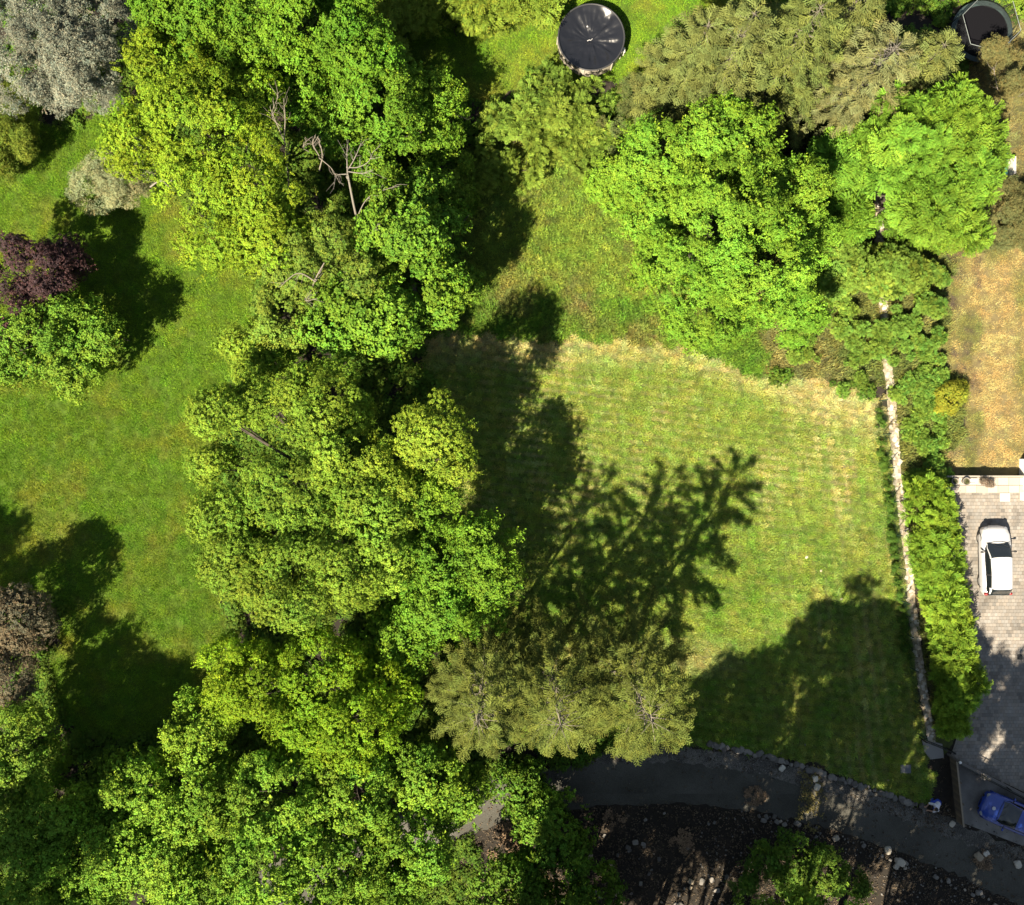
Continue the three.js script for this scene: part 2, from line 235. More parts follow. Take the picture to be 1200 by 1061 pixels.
function shoots(lobes, o, origin) { // loose shoots breaking the outline of the crown
  const items = []; const small = Math.min(1, (o.sub ?? 0.75) / 0.5) * (o.scale ?? 1);
  for (const [px, py, h, r] of lobes) { const c = W(px, py, h).sub(origin), R0 = r * S * (1 - h / H), up = Math.min(R0 * (o.flat ?? 1), Math.max(0.3, h * 0.9)), n = Math.ceil(7 * R0 * R0 * (o.density ?? 1)) + 2;
    for (let i = 0; i < n; i++) { const d = rdir(); d.y = Math.abs(d.y) * 0.9 - 0.15; d.normalize(); const k = rr(0.78, 1.0), p = V(c.x + d.x * R0 * k, c.y + d.y * up * k, c.z + d.z * R0 * k); if (p.y + origin.y < 0.05) continue; Q.setFromUnitVectors(UP, d.clone().add(V(0, 0.3, 0)).addScaledVector(rdir(), 0.6).normalize()); const v = rr(0.8, 1.25), y = rr(-0.15, 0.2); items.push([p, Q.clone(), rr(0.6, 1.3) * small, rgb(v * (1 + y), v, v * (1 - 0.4 * y))]); } }
  return items;
}
function stems(lobes, origin, thick) { // a hedge or thicket: a few upright stems under every lobe
  const geos = []; for (const [px, py, h, r] of lobes) for (let k = 0; k < 3; k++) { const e = W(px, py, h).sub(origin), q = r * S * 0.5, b = V(e.x + rr(-q, q), -0.05 - origin.y, e.z + rr(-q, q)); geos.push(tube([b, b.clone().lerp(e, 0.5).add(V(rr(-0.1, 0.1), 0, rr(-0.1, 0.1))), V(e.x + rr(-q, q), Math.max(0.25, h * 0.9), e.z + rr(-q, q))], thick, 0.01, 4, 5)); }
  return mergeGeometries(geos.map((g) => g.toNonIndexed()));
}
function limbs(lobes, origin, top, thick) { // trunk and a limb into every lobe
  const geos = [], c = V(); lobes.forEach(([px, py, h]) => c.add(W(px, py, h))); c.multiplyScalar(1 / lobes.length).sub(origin);
  const fork = V(c.x * 0.25, Math.max(0.3, c.y * 0.45), c.z * 0.25);
  geos.push(tube([V(0, -0.1, 0), V(rr(-0.1, 0.1), fork.y * 0.5, rr(-0.1, 0.1)), fork], thick, thick * 0.7, 6, 8));
  for (const [px, py, h] of lobes) { const e = W(px, py, h).sub(origin), m = fork.clone().lerp(e, 0.5).add(V(rr(-0.4, 0.4), rr(-0.1, 0.5), rr(-0.4, 0.4))); geos.push(tube([fork, m, e.clone().add(V(0, -0.3, 0))], thick * 0.36, thick * 0.1, 7, 6)); for (let k = 0; k < 3; k++) geos.push(tube([m, m.clone().lerp(e, 0.6).add(rdir().multiplyScalar(0.5)), e.clone().add(rdir().multiplyScalar(lobes[0][3] * S * 0.55))], thick * 0.14, 0.02, 5, 4)); }
  return mergeGeometries(geos.map((g) => g.index ? g.toNonIndexed() : g));
}
let treeCount = 0;
function tree(name, label, category, lobes, o, group) {
  if (!o.shrub) lobes = lobes.map(([x, y, h, r]) => [x, y, h + rr(-0.9, 0.7), r * rr(0.92, 1.04)]);
  let sx = 0, sz = 0, sw = 0; for (const [px, py, h, r] of lobes) { const w = W(px, py, h); sx += w.x * r; sz += w.z * r; sw += r; }
  const base = o.base ? W(...o.base) : V(sx / sw, 0, sz / sw), t = thing(name, label, category, base, 0, group);
  const wood = part(o.shrub ? 'stems' : 'trunk', o.shrub ? stems(lobes, base, o.thick ?? 0.03) : limbs(lobes, base, 0, o.thick ?? 0.24), o.bark ?? bark, t); if (o.shrub) wood.userData.kind = 'stuff';
  instanced(o.shrub ? 'foliage' : 'crown', GEO[o.leaf ?? 'broad'][0][treeCount++ % 3], leafOf(o.color, o.trans ?? 0.22), leaves(lobes, o, base), t);
  instanced('leafy_shoots', SHOOT[o.leaf ?? 'broad'], leafOf(o.color, 0), shoots(lobes, o, base), t);
  return t;
}
const needleOf = (c) => new THREE.MeshPhysicalMaterial({ color: rgb(...c), roughness: 0.75, specularIntensity: 0.3, side: THREE.DoubleSide });
// ---- conifers: whorls of drooping boughs with needle sprays
function conifer(name, label, top, height, radius, o) {
  const base = W(top[0], top[1], height); base.y = 0;
  const t = thing(name, label, 'conifer', base, 0, o.group), woods = [], items = [];
  woods.push(tube([V(0, -0.1, 0), V(0.05, height * 0.5, 0.03), V(0, height, 0)], height * 0.009 + 0.03, 0.02, 10, 7));
  const low = o.low ?? 0.12, lev = o.levels ?? 20;
  for (let l = 0; l < lev; l++) {
    const f = low + (1 - low) * Math.pow((l + rr(0, 0.9)) / lev, 0.9), y = height * f, nb = o.boughs ?? 6, len0 = radius * Math.pow(1 - f, o.power ?? 0.75) + 0.25, a0 = l * 2.4;
    for (let b = 0; b < nb; b++) {
      const az = a0 + b / nb * 6.283 + rr(-0.25, 0.25), len = len0 * rr(0.75, 1.15), rise = (f - 0.35) * (o.rise ?? 0.55) + rr(-0.12, 0.12), dx = Math.cos(az), dz = Math.sin(az);
      const at = (s) => V(dx * len * s, y + len * (rise * s - (o.droop ?? 0.3) * s * s), dz * len * s);
      woods.push(tube([at(0), at(0.35), at(0.7), at(1)], 0.01 + len * 0.006, 0.006, 5, 4));
      const bare = o.bare * clamp((f - 0.45) * 2.2) , n = Math.ceil(len * (o.dense ?? 5));
      for (let k = 0; k < n; k++) {
        const s = 0.18 + 0.82 * (k + R()) / n; if (R() < bare * (1.15 - s)) continue;
        const p = at(s), side = rr(-1, 1) * 0.55; Q.setFromEuler(new THREE.Euler(rr(-0.4, 0.4), -az + side, rr(-0.3, 0.3) + (rise - 0.4 * s) * 0.5, 'YXZ'));
        const v = 1 + rr(-0.4, 0.4), w = rr(-0.1, 0.1); items.push([p, Q.clone(), rr(0.6, 1.2) * (o.scale ?? 1), rgb(v * (1 + w), v, v * (1 - w))]);
      }
    }
  }
  part('trunk', mergeGeometries(woods.map((g) => g.toNonIndexed())), o.bark ?? greyBark, t);
  instanced('crown', GEO.needle, needleOf(o.color), items, t);
  return t;
}

// ------------------------------------------------------------------ trees and shrubs
const YG = [0.18, 0.275, 0.016], GREEN = [0.105, 0.215, 0.014], OLIVE = [0.165, 0.265, 0.024], BRIGHT = [0.15, 0.27, 0.022], DARK = [0.11, 0.215, 0.016], MAPLE = [0.135, 0.265, 0.022], SHRUB = [0.155, 0.23, 0.03];
tree('oak_tree', 'tall yellow-green tree with bare twigs poking out, between grey tree and dead trunk', 'tree', [[195, 85, 9, 58], [160, 165, 8, 42], [235, 150, 10, 62], [225, 215, 9, 46], [300, 215, 9.5, 55], [250, 285, 8, 42], [310, 275, 8.5, 50], [290, 120, 9, 42]], { color: YG, leaf: 'small', sub: 0.6 });
tree('lime_tree', 'mid-green tree with shaded crown above the yellow-green tree, behind the lawn shrubs', 'tree', [[230, 10, 9, 62], [300, 30, 9, 58], [370, 20, 8, 66], [350, 90, 7.5, 50], [420, 60, 7, 50]], { color: GREEN });
tree('elm_tree', 'green tree sunk in deep shade beside the dead trunk with forked top', 'tree', [[440, 120, 5, 60], [480, 170, 4, 48], [455, 215, 4.5, 50], [395, 150, 5.5, 46], [520, 130, 3, 40]], { color: DARK });
tree('chestnut_tree', 'green tree with broad glossy leaves beside the shaded field corner', 'tree', [[470, 275, 7, 52], [500, 335, 7, 48], [450, 380, 7, 50], [400, 370, 7, 44], [525, 270, 5, 30], [500, 235, 5.5, 36]], { color: [0.115, 0.22, 0.018], leaf: 'large' });
tree('ash_tree', 'yellowish tree with tangled dead limbs below the forked dead trunk', 'tree', [[350, 310, 8.5, 48], [390, 290, 8, 38], [330, 370, 7, 40], [420, 330, 7.5, 36], [370, 250, 7.5, 34]], { color: [0.16, 0.24, 0.03], leaf: 'small', sub: 0.5, gap: 0.45 });
tree('hawthorn_shrub', 'light green loose shrub at lawn edge between the two tall tree crowns', 'shrub', [[290, 405, 3.5, 34], [300, 440, 3, 30], [320, 420, 3, 28]], { color: OLIVE, leaf: 'small', sub: 0.5, shrub: true });
tree('locust_tree', 'largest olive-green tree with deep gap in its crown, casting shade on the field', 'tree', [[255, 485, 8, 34], [250, 540, 7, 30], [375, 480, 9.5, 56], [410, 530, 10, 50], [510, 510, 10, 46], [535, 545, 9.5, 26], [345, 570, 10, 56], [440, 590, 10, 52], [265, 600, 8, 40], [280, 655, 8.5, 48], [340, 680, 9.5, 62], [400, 660, 10, 58], [450, 650, 9, 42], [300, 470, 8, 30]], { color: OLIVE, leaf: 'small', sub: 0.55, thick: 0.34, gap: 0.36 });
tree('hornbeam_tree', 'rounded deep green tree with sunlit rim standing at the shaded field edge', 'tree', [[565, 640, 8, 44], [580, 680, 7.5, 34], [520, 650, 7.5, 40], [515, 705, 6.5, 50], [470, 745, 6, 46], [560, 720, 5.5, 36], [498, 580, 8, 38]], { color: [0.105, 0.215, 0.016], gap: 0.33 });
tree('robinia_tree', 'brightest yellow-green tree just below the largest olive-green tree', 'tree', [[300, 800, 8, 52], [375, 785, 8.5, 56], [420, 850, 8, 50], [450, 800, 7.5, 44], [355, 850, 8, 46], [265, 775, 7, 32], [390, 890, 7.5, 34]], { color: [0.18, 0.30, 0.014], leaf: 'small', sub: 0.5 });
tree('plane_tree', 'bright green tree with round crown beside dark shaded hollow at lawn foot', 'tree', [[235, 860, 5, 42], [165, 920, 5, 46], [235, 925, 5.5, 54], [200, 990, 5, 56], [145, 1000, 4.5, 40], [245, 1040, 5, 46]], { color: [0.14, 0.25, 0.02] });
tree('maple_tree', 'large bright green tree with coarse leaf clusters touching the three conifers', 'tree', [[325, 930, 8, 54], [420, 925, 8, 54], [500, 905, 7.5, 42], [540, 930, 7, 40], [310, 1010, 8, 56], [395, 1005, 8, 62], [480, 985, 7, 52], [380, 1070, 8, 60], [450, 1050, 7, 50]], { color: [0.135, 0.25, 0.02], leaf: 'large', sub: 0.6 });
tree('laurel_shrub', 'low dark green shrub growing over brown litter beside the road', 'shrub', [[600, 1045, 3, 42], [655, 1030, 3, 46], [645, 965, 2.2, 46], [690, 1040, 2.5, 34], [610, 925, 1.5, 30]], { color: [0.09, 0.175, 0.016], leaf: 'large', shrub: true });
tree('copper_bush', 'brownish grey-leaved tree beside the shaded edge of the lawn', 'tree', [[22, 725, 3.2, 40], [8, 790, 3.2, 40], [-20, 750, 3.2, 45]], { color: [0.13, 0.12, 0.075], leaf: 'small', sub: 0.5 });
tree('elder_tree', 'mid-green tree below the brownish grey-leaved tree', 'tree', [[35, 870, 5, 44], [10, 900, 5, 42]], { color: [0.12, 0.215, 0.02] });
tree('yew_tree', 'green thicket tree shaded beside the bright round-crowned tree', 'tree', [[60, 950, 4.5, 56], [30, 1020, 5, 56], [105, 1000, 4, 44], [100, 1050, 4.5, 48]], { color: [0.125, 0.225, 0.018] });
tree('plum_tree', 'dark purple-leaved tree standing on the left lawn', 'tree', [[15, 310, 4, 44], [52, 322, 4, 38], [12, 370, 4, 34], [80, 305, 3.5, 24]], { color: [0.075, 0.042, 0.044], leaf: 'small', sub: 0.5 });
tree('cherry_tree', 'bright green tree pressed against the dark purple-leaved tree', 'tree', [[40, 400, 3.8, 42], [90, 385, 4, 42], [85, 430, 3.2, 34], [25, 432, 3, 30], [125, 395, 3.2, 26]], { color: [0.13, 0.24, 0.022] });
tree('olive_tree', 'silver-grey feathery tree in the lawn corner', 'tree', [[35, 25, 6, 56], [90, 80, 6, 50], [30, 90, 6, 46], [110, 25, 5.5, 42], [60, 60, 6.5, 40]], { color: [0.2, 0.215, 0.16], leaf: 'fine', sub: 0.5, gap: 0.44, hue: 0.03, hueK: 0.2 });
tree('willow_shrub', 'pale grey-green feathery shrub beside a fallen white branch', 'shrub', [[140, 205, 2.2, 36], [112, 222, 1.5, 30], [165, 190, 2, 26]], { color: [0.24, 0.26, 0.13], leaf: 'fine', sub: 0.4, shrub: true, density: 0.7 });
tree('maple_tree', 'big bright green broad-crowned tree above the mown field', 'tree', [[770, 190, 7, 50], [850, 180, 8, 60], [925, 225, 7, 44], [765, 250, 7, 48], [850, 255, 9, 66], [800, 315, 7.5, 56], [890, 310, 8, 60], [830, 365, 6, 48], [925, 365, 5, 42], [725, 215, 5, 34], [950, 280, 6, 34]], { color: MAPLE, sub: 0.55, leaf: 'broad', thick: 0.34, gap: 0.34 });
tree('walnut_tree', 'green tree with long drooping leaf sprays beside the teal tarp', 'tree', [[1060, 165, 6, 50], [1115, 155, 6, 44], [1130, 205, 6, 40], [1080, 228, 5, 40], [1100, 245, 5.5, 40], [1120, 265, 4.5, 34], [1146, 190, 5, 26], [1056, 262, 2.8, 18], [1008, 222, 3, 16], [990, 185, 4, 36], [992, 255, 3.2, 26]], { color: [0.13, 0.245, 0.022], leaf: 'frond', sub: 0.6 });
{
  const l = []; for (let i = 0; i < 120; i++) { const px = rr(930, 1108), py = rr(292, 470); if (px < 985 && py > 425 || Math.abs(px - 1038) < 13 && py > 430) continue; const f = clamp((430 - py) / 140); l.push([px, py, 0.3 + 1.4 * f * rr(0.3, 1), rr(5, 15) * (0.6 + 0.5 * f)]); } l.push([985, 310, 2.4, 36], [1050, 320, 2, 30], [1070, 320, 1.6, 20]); for (let i = 0; i < 44; i++) l.push([rr(1060, 1108) + 4, rr(440, 575), rr(0.15, 0.5), rr(4, 10)]);
  tree('bramble_thicket', 'light green low scrub swallowing the upper end of the stone path', 'shrub', l, { color: [0.15, 0.25, 0.035], leaf: 'frond', sub: 0.3, shrub: true, flat: 0.6, thick: 0.012, hue: 0.2 });
}
tree('hazel_shrub', 'yellow-green sprawling shrub in front of the round covered pool', 'shrub', [[585, 145, 1.4, 24], [612, 160, 1.5, 24], [625, 125, 1.6, 24], [650, 95, 1.6, 24], [655, 130, 1.8, 26], [690, 120, 1.5, 26], [690, 150, 1.3, 24], [580, 180, 1.1, 22], [615, 195, 1, 24], [650, 175, 1.2, 24], [680, 185, 0.9, 22], [712, 175, 0.9, 20], [570, 205, 0.7, 18]], { color: SHRUB, leaf: 'frond', sub: 0.42, shrub: true, density: 0.6, flat: 0.6, gap: 0.47 });
tree('broom_shrub', 'dull olive twiggy shrub between pool and the big broad-crowned tree', 'shrub', [[725, 150, 2, 32], [742, 110, 1.8, 22]], { color: [0.13, 0.15, 0.045], leaf: 'fine', sub: 0.4, shrub: true, density: 0.8 });
tree('privet_hedge', 'yellow-green hedge running along the upper lawn', 'hedge', [[430, 22, 3.5, 36], [475, 18, 2.5, 30], [520, 12, 2.4, 28], [560, 8, 2.4, 26], [600, 5, 2.2, 24], [640, 0, 2.2, 24], [450, 55, 2.5, 24]], { color: [0.165, 0.225, 0.025], leaf: 'frond', shrub: true, sub: 0.5 });
tree('spindle_bush', 'dark green bush beneath the bank on the far side of the road', 'shrub', [[930, 1008, 1.5, 32], [962, 1016, 1.5, 28], [895, 1012, 1.2, 24], [995, 1038, 1.3, 24], [870, 1040, 1.2, 20], [930, 1045, 1.6, 28]], { color: [0.095, 0.175, 0.02], shrub: true, leaf: 'small', sub: 0.45 });
tree('sage_shrub', 'low olive-grey mounded shrub beside the teal tarp', 'shrub', [[1180, 250, 1, 38], [1165, 270, 0.8, 26], [1205, 265, 0.9, 30]], { color: [0.14, 0.15, 0.055], leaf: 'fine', shrub: true, sub: 0.4, density: 1.2 });
tree('tamarisk_shrub', 'thin half-bare brownish shrub beside the round trampoline', 'shrub', [[1182, 85, 2.4, 24], [1165, 125, 2, 24], [1190, 110, 2.2, 28], [1160, 160, 1.6, 20], [1168, 62, 2.2, 16]], { color: [0.17, 0.165, 0.06], leaf: 'fine', shrub: true, sub: 0.35, density: 0.7 });
tree('box_shrub', 'small bright green shrub behind the round trampoline', 'shrub', [[1204, 4, 1.5, 20], [1180, -14, 1.5, 20]], { color: [0.13, 0.2, 0.02], shrub: true });
tree('forsythia_shrub', 'small yellow-leaved shrub at edge of the dry grass yard', 'shrub', [[1115, 466, 0.7, 18], [1106, 480, 0.5, 12], [1124, 455, 0.5, 10]], { color: [0.24, 0.25, 0.025], leaf: 'small', shrub: true, sub: 0.25, density: 0.7 });
tree('juniper_shrub', 'dark shaded evergreen shrub under the silver-grey tree', 'shrub', [[0, 130, 3, 36], [20, 165, 2, 26], [-10, 190, 2, 30]], { color: [0.15, 0.2, 0.025], leaf: 'fine', shrub: true, sub: 0.45 });
tree('holly_shrub', 'dark shrub in the gap between the dead trunk and the shaded lawn', 'shrub', [[520, 190, 2, 30], [535, 230, 1.8, 26], [540, 330, 1.6, 24], [500, 130, 1.5, 30]], { color: [0.12, 0.21, 0.02], shrub: true });
{ // clipped hedge by the drive
  const P = [[1083, 585], [1092, 640], [1102, 700], [1112, 760], [1118, 812], [1113, 850]], lobes = [];
  for (let i = 0; i <= 15; i++) { const [x, y] = along(P, i / 15); lobes.push([x + 5 + rr(-3, 3), y, 1.3, rr(20, 25) - (i > 13 ? 7 : 0)]); }
  tree('cypress_hedge', 'bright green feathery hedge between stone path and paved drive', 'hedge', lobes, { color: [0.145, 0.235, 0.02], leaf: 'frond', shrub: true, sub: 0.5, base: P[2], flat: 1.15 });
  const Q3 = [[1032, 480], [1040, 560], [1049, 640], [1058, 720], [1064, 770]], l2 = [];
  for (let i = 0; i <= 80; i++) { const [x, y] = along(Q3, R()); l2.push([x - 1 + rr(-4, 3), y, rr(0.1, 0.55), rr(1.5, 4.5)]); }
  tree('ivy_hedge', 'low dark ivy strip climbing the wire fence beside the stone path', 'hedge', l2, { color: [0.075, 0.15, 0.02], leaf: 'small', shrub: true, sub: 0.25, base: Q3[2], flat: 1.3, thick: 0.02, density: 1.4 });
}
// three thin conifers by the road, and the pines behind the broad-crowned tree
const LARCH = { color: [0.115, 0.142, 0.026], bare: 0.7, droop: 0.3, boughs: 6, levels: 16, dense: 5.8, scale: 0.95, power: 0.42, rise: 0.5, group: 'row of thin conifers by the road' };
conifer('larch_tree', 'sparse olive conifer with bare grey tip, end of row touching the coarse-leaved tree', [559, 850], 14.6, 3.4, LARCH);
conifer('larch_tree', 'sparse olive conifer with bare grey tip, middle of the row by the road', [658, 856], 15.2, 3.2, LARCH);
conifer('larch_tree', 'fullest olive conifer, end of row beside the open field', [766, 850], 15.4, 3.9, { ...LARCH, bare: 0.4, dense: 6.4 });
const PINE = { color: [0.125, 0.15, 0.04], bare: 0.15, droop: 0.35, boughs: 7, levels: 18, dense: 4.2, group: 'olive pines above the broad-crowned tree', scale: 1.1 };
conifer('pine_tree', 'pale olive pine beside the round covered pool', [832, 25], 11, 3.0, PINE);
conifer('pine_tree', 'dense olive pine in the middle of the pine clump', [885, 15], 13, 4.2, PINE);
conifer('pine_tree', 'tall olive pine between the clump and the twiggy grey pine', [965, 5], 13, 4.2, { ...PINE, color: [0.11, 0.14, 0.033] });
conifer('pine_tree', 'twiggy grey pine with bare pale boughs beside the round trampoline', [1055, 50], 11, 4.0, { ...PINE, bare: 0.9, color: [0.15, 0.16, 0.06], bark: paleWood });
conifer('pine_tree', 'slim olive pine behind the twiggy grey pine', [1020, -20], 10, 3.4, PINE);
conifer('pine_tree', 'short olive pine touching the round trampoline', [1108, 52], 7, 2.6, PINE);
// tall trees standing across the road below the frame, whose shade lies over road and field
{
  const out = [[945, 1150, 16, 105], [850, 1230, 15, 105], [1060, 1215, 15, 105], [1180, 1235, 15, 115], [1310, 1260, 15, 115], [740, 1210, 13, 105], [620, 1180, 10, 80], [960, 1300, 14, 110], [1090, 1330, 14, 110], [-365, 905, 13, 82], [650, 1340, 13, 110], [770, 1350, 13, 110], [772, 1172, 13, 82], [-170, 1208, 14, 112], [1128, 1454, 14, 125], [1228, 1414, 14, 115]];
  const how = ['taller crown', 'spreading crown', 'narrow crown', 'wide crown', 'loose crown', 'low crown', 'small crown', 'dense crown', 'round crown', 'lone crown beyond the lawn and', 'leaning crown', 'ragged crown', 'heavy crown', 'forked crown', 'pointed crown', 'far crown beyond the thicket and'];
  out.forEach(([x, y, h, r], i) => { const l = []; for (let k = 0; k < 7; k++) { const a = k / 6 * 6.283 + rr(-0.3, 0.3), f = k === 6 ? 0 : 0.55; l.push([x + Math.cos(a) * r * f, y + Math.sin(a) * r * f, h + (k === 6 ? 1.5 : rr(-1.5, 1)), r * rr(0.4, 0.52)]); } const gb = W(x, y, h); tree('beech_tree', 'bright green beech with ' + how[i] + ' across the road from the field', 'tree', l, { color: [0.14, 0.235, 0.02], density: 0.75, leaf: 'large', thick: 0.3, skirt: 1.1, gap: 0.41, base: [600 + gb.x / S, 530.5 + gb.z / S + (x > 0 ? 110 : 20)] }, 'tall trees across the road'); });
}
// dead trunks and limbs
function deadwood(name, label, list, m) { const b = list[0][0], base = W(b[0], b[1], b[2]); base.y = 0; const t = thing(name, label, 'dead tree', base); for (const [a, ...rest] of list) { const pts = [a, ...rest].filter((q) => q.length === 3).map(([x, y, h]) => W(x, y, h).sub(base)), rad = rest.find((q) => q.length === 2) ?? [0.06, 0.02]; const c = new THREE.CatmullRomCurve3(pts), geos = [tube(pts.map((q, i) => i && i < pts.length - 1 ? q.clone().addScaledVector(rdir(), 0.06) : q), rad[0] * 0.6, rad[1] * 0.55, 12, 6)]; for (let k = 0; k < (rad[0] > 0.08 ? 3 : 8); k++) { const q = c.getPointAt(rr(0.35, 1)), d = c.getTangentAt(0.8).addScaledVector(rdir(), 0.8).normalize(), l = rr(0.25, 0.8); geos.push(tube([q, q.clone().addScaledVector(d, l * 0.5).addScaledVector(rdir(), 0.06), q.clone().addScaledVector(d, l).addScaledVector(rdir(), 0.12)], rad[1] * 0.6, 0.006, 5, 4)); } part('limb', mergeGeometries(geos.map((g) => g.toNonIndexed())), m, t); } return t; }
deadwood('dead_tree', 'pale dead trunk with forked bare top rising from the dark foliage', [
  [[455, 345, 0], [425, 285, 6], [414, 245, 8.3], [407, 203, 10], [0.15, 0.08]], [[407, 203, 10], [405, 185, 10.6], [407, 172, 11], [0.05, 0.02]], [[407, 200, 10], [415, 185, 10.5], [423, 168, 11], [0.045, 0.018]], [[406, 196, 10], [420, 195, 10.4], [432, 188, 10.7], [437, 178, 11], [0.045, 0.018]], [[407, 201, 10], [425, 203, 10.2], [437, 200, 10.4], [0.05, 0.02]], [[406, 204, 10], [395, 207, 10.1], [392, 213, 10.3], [0.05, 0.02]],
  [[415, 262, 7.8], [432, 232, 8.6], [452, 222, 9], [468, 218, 9.1], [0.045, 0.018]], [[418, 278, 7], [440, 270, 9], [443, 262, 9.4], [0.05, 0.02]], [[425, 285, 6.5], [418, 300, 8.6], [410, 322, 9], [0.05, 0.015]], [[430, 300, 6], [440, 320, 8], [446, 345, 8.3], [0.05, 0.015]]], paleWood);
deadwood('dead_tree', 'bare brown twiggy branches at the edge of the yellow-green crown', [
  [[340, 230, 2], [336, 180, 9], [333, 160, 10], [0.1, 0.05]], [[333, 165, 10], [322, 140, 10.8], [316, 125, 11], [0.05, 0.015]], [[333, 160, 10], [334, 135, 10.8], [332, 115, 11.2], [0.05, 0.015]], [[331, 150, 10.3], [320, 138, 10.6], [326, 112, 11], [0.04, 0.015]], [[336, 175, 9.5], [320, 170, 10.4], [305, 174, 10.6], [0.04, 0.015]],
  [[374, 200, 8.5], [378, 180, 9.6], [372, 160, 10], [0.06, 0.03]], [[374, 183, 9.6], [366, 170, 10], [367, 164, 10.1], [0.04, 0.03]], [[362, 178, 9.4], [355, 174, 9.8], [359, 165, 10], [0.04, 0.03]], [[374, 185, 9.4], [390, 200, 9.8], [398, 215, 9.9], [0.05, 0.02]]], greyBark);
deadwood('dead_tree', 'dead dark limb lying through the yellowish tree crown', [
  [[362, 352, 6], [372, 325, 9.6], [380, 308, 9.9], [0.1, 0.05]], [[370, 330, 9.6], [350, 320, 10], [328, 336, 10], [0.06, 0.02]], [[365, 345, 9.6], [357, 352, 10], [372, 350, 10.1], [0.05, 0.02]]], greyBark);
deadwood('fallen_branch', 'fallen white branch beside the pale feathery shrub', [[[176, 219, 2.6], [186, 214, 2.9], [198, 213, 3.1], [0.09, 0.05]], [[186, 214, 2.8], [190, 209, 3], [0.05, 0.02]]], paleWood).userData.category = 'branch';
deadwood('dead_tree', 'bare pale branches in the thin shrub beside the dry yard', [[[1186, 115, 0], [1172, 110, 2.6], [1164, 78, 3.2], [0.05, 0.02]], [[1172, 110, 2.6], [1184, 116, 2.9], [1200, 110, 3.2], [0.04, 0.015]], [[1180, 114, 2.4], [1174, 120, 2.8], [1168, 128, 3], [0.03, 0.015]]], greyBark);

// ------------------------------------------------------------------ undergrowth below the trees
{
  const it = [], bank = [[690, 900], [780, 862], [1300, 862], [1300, 1140], [560, 1140], [560, 960]], nearPath = (x, y) => { for (let t = 0; t <= 1; t += 0.02) { const q = along(PATH, t); if (Math.hypot(x - q[0], y - q[1]) < 17) return true; } return false; };
  for (let y = -60; y < 1110; y += 8) for (let x = -80; x < 1200; x += 8) {
    const px = x + rr(-4, 4), py = y + rr(-4, 4); if (px > 1095 && py > 540 || inside(px, py, ROAD) || inside(px, py, GRAVEL) || inside(px, py, bank) || zoneAt(px, py) !== 'soil') continue;
    if (fbm(px / 22 + 5, py / 22 + 9, 2) < 0.36 || Math.hypot(px - 695, py - 60) < 52 || Math.hypot(px - 1143, py - 40) < 42 || Math.hypot(px - 1170, py - 195) < 28 || px > 1000 && nearPath(px, py)) continue;
    const v = rr(0.7, 1.3), q = new THREE.Quaternion().setFromAxisAngle(UP, rr(0, 6.283)); it.push([W(px, py).setY(rr(-0.05, 0.15)), q, rr(0.4, 0.95), rgb(v * rr(0.85, 1.2), v, v)]);
  }
  tag(instanced('undergrowth', GEO.small[0][1], leafOf([0.09, 0.165, 0.018]), it, scene), 'low green undergrowth covering the soil beneath the trees', 'undergrowth', null, 'stuff');
}
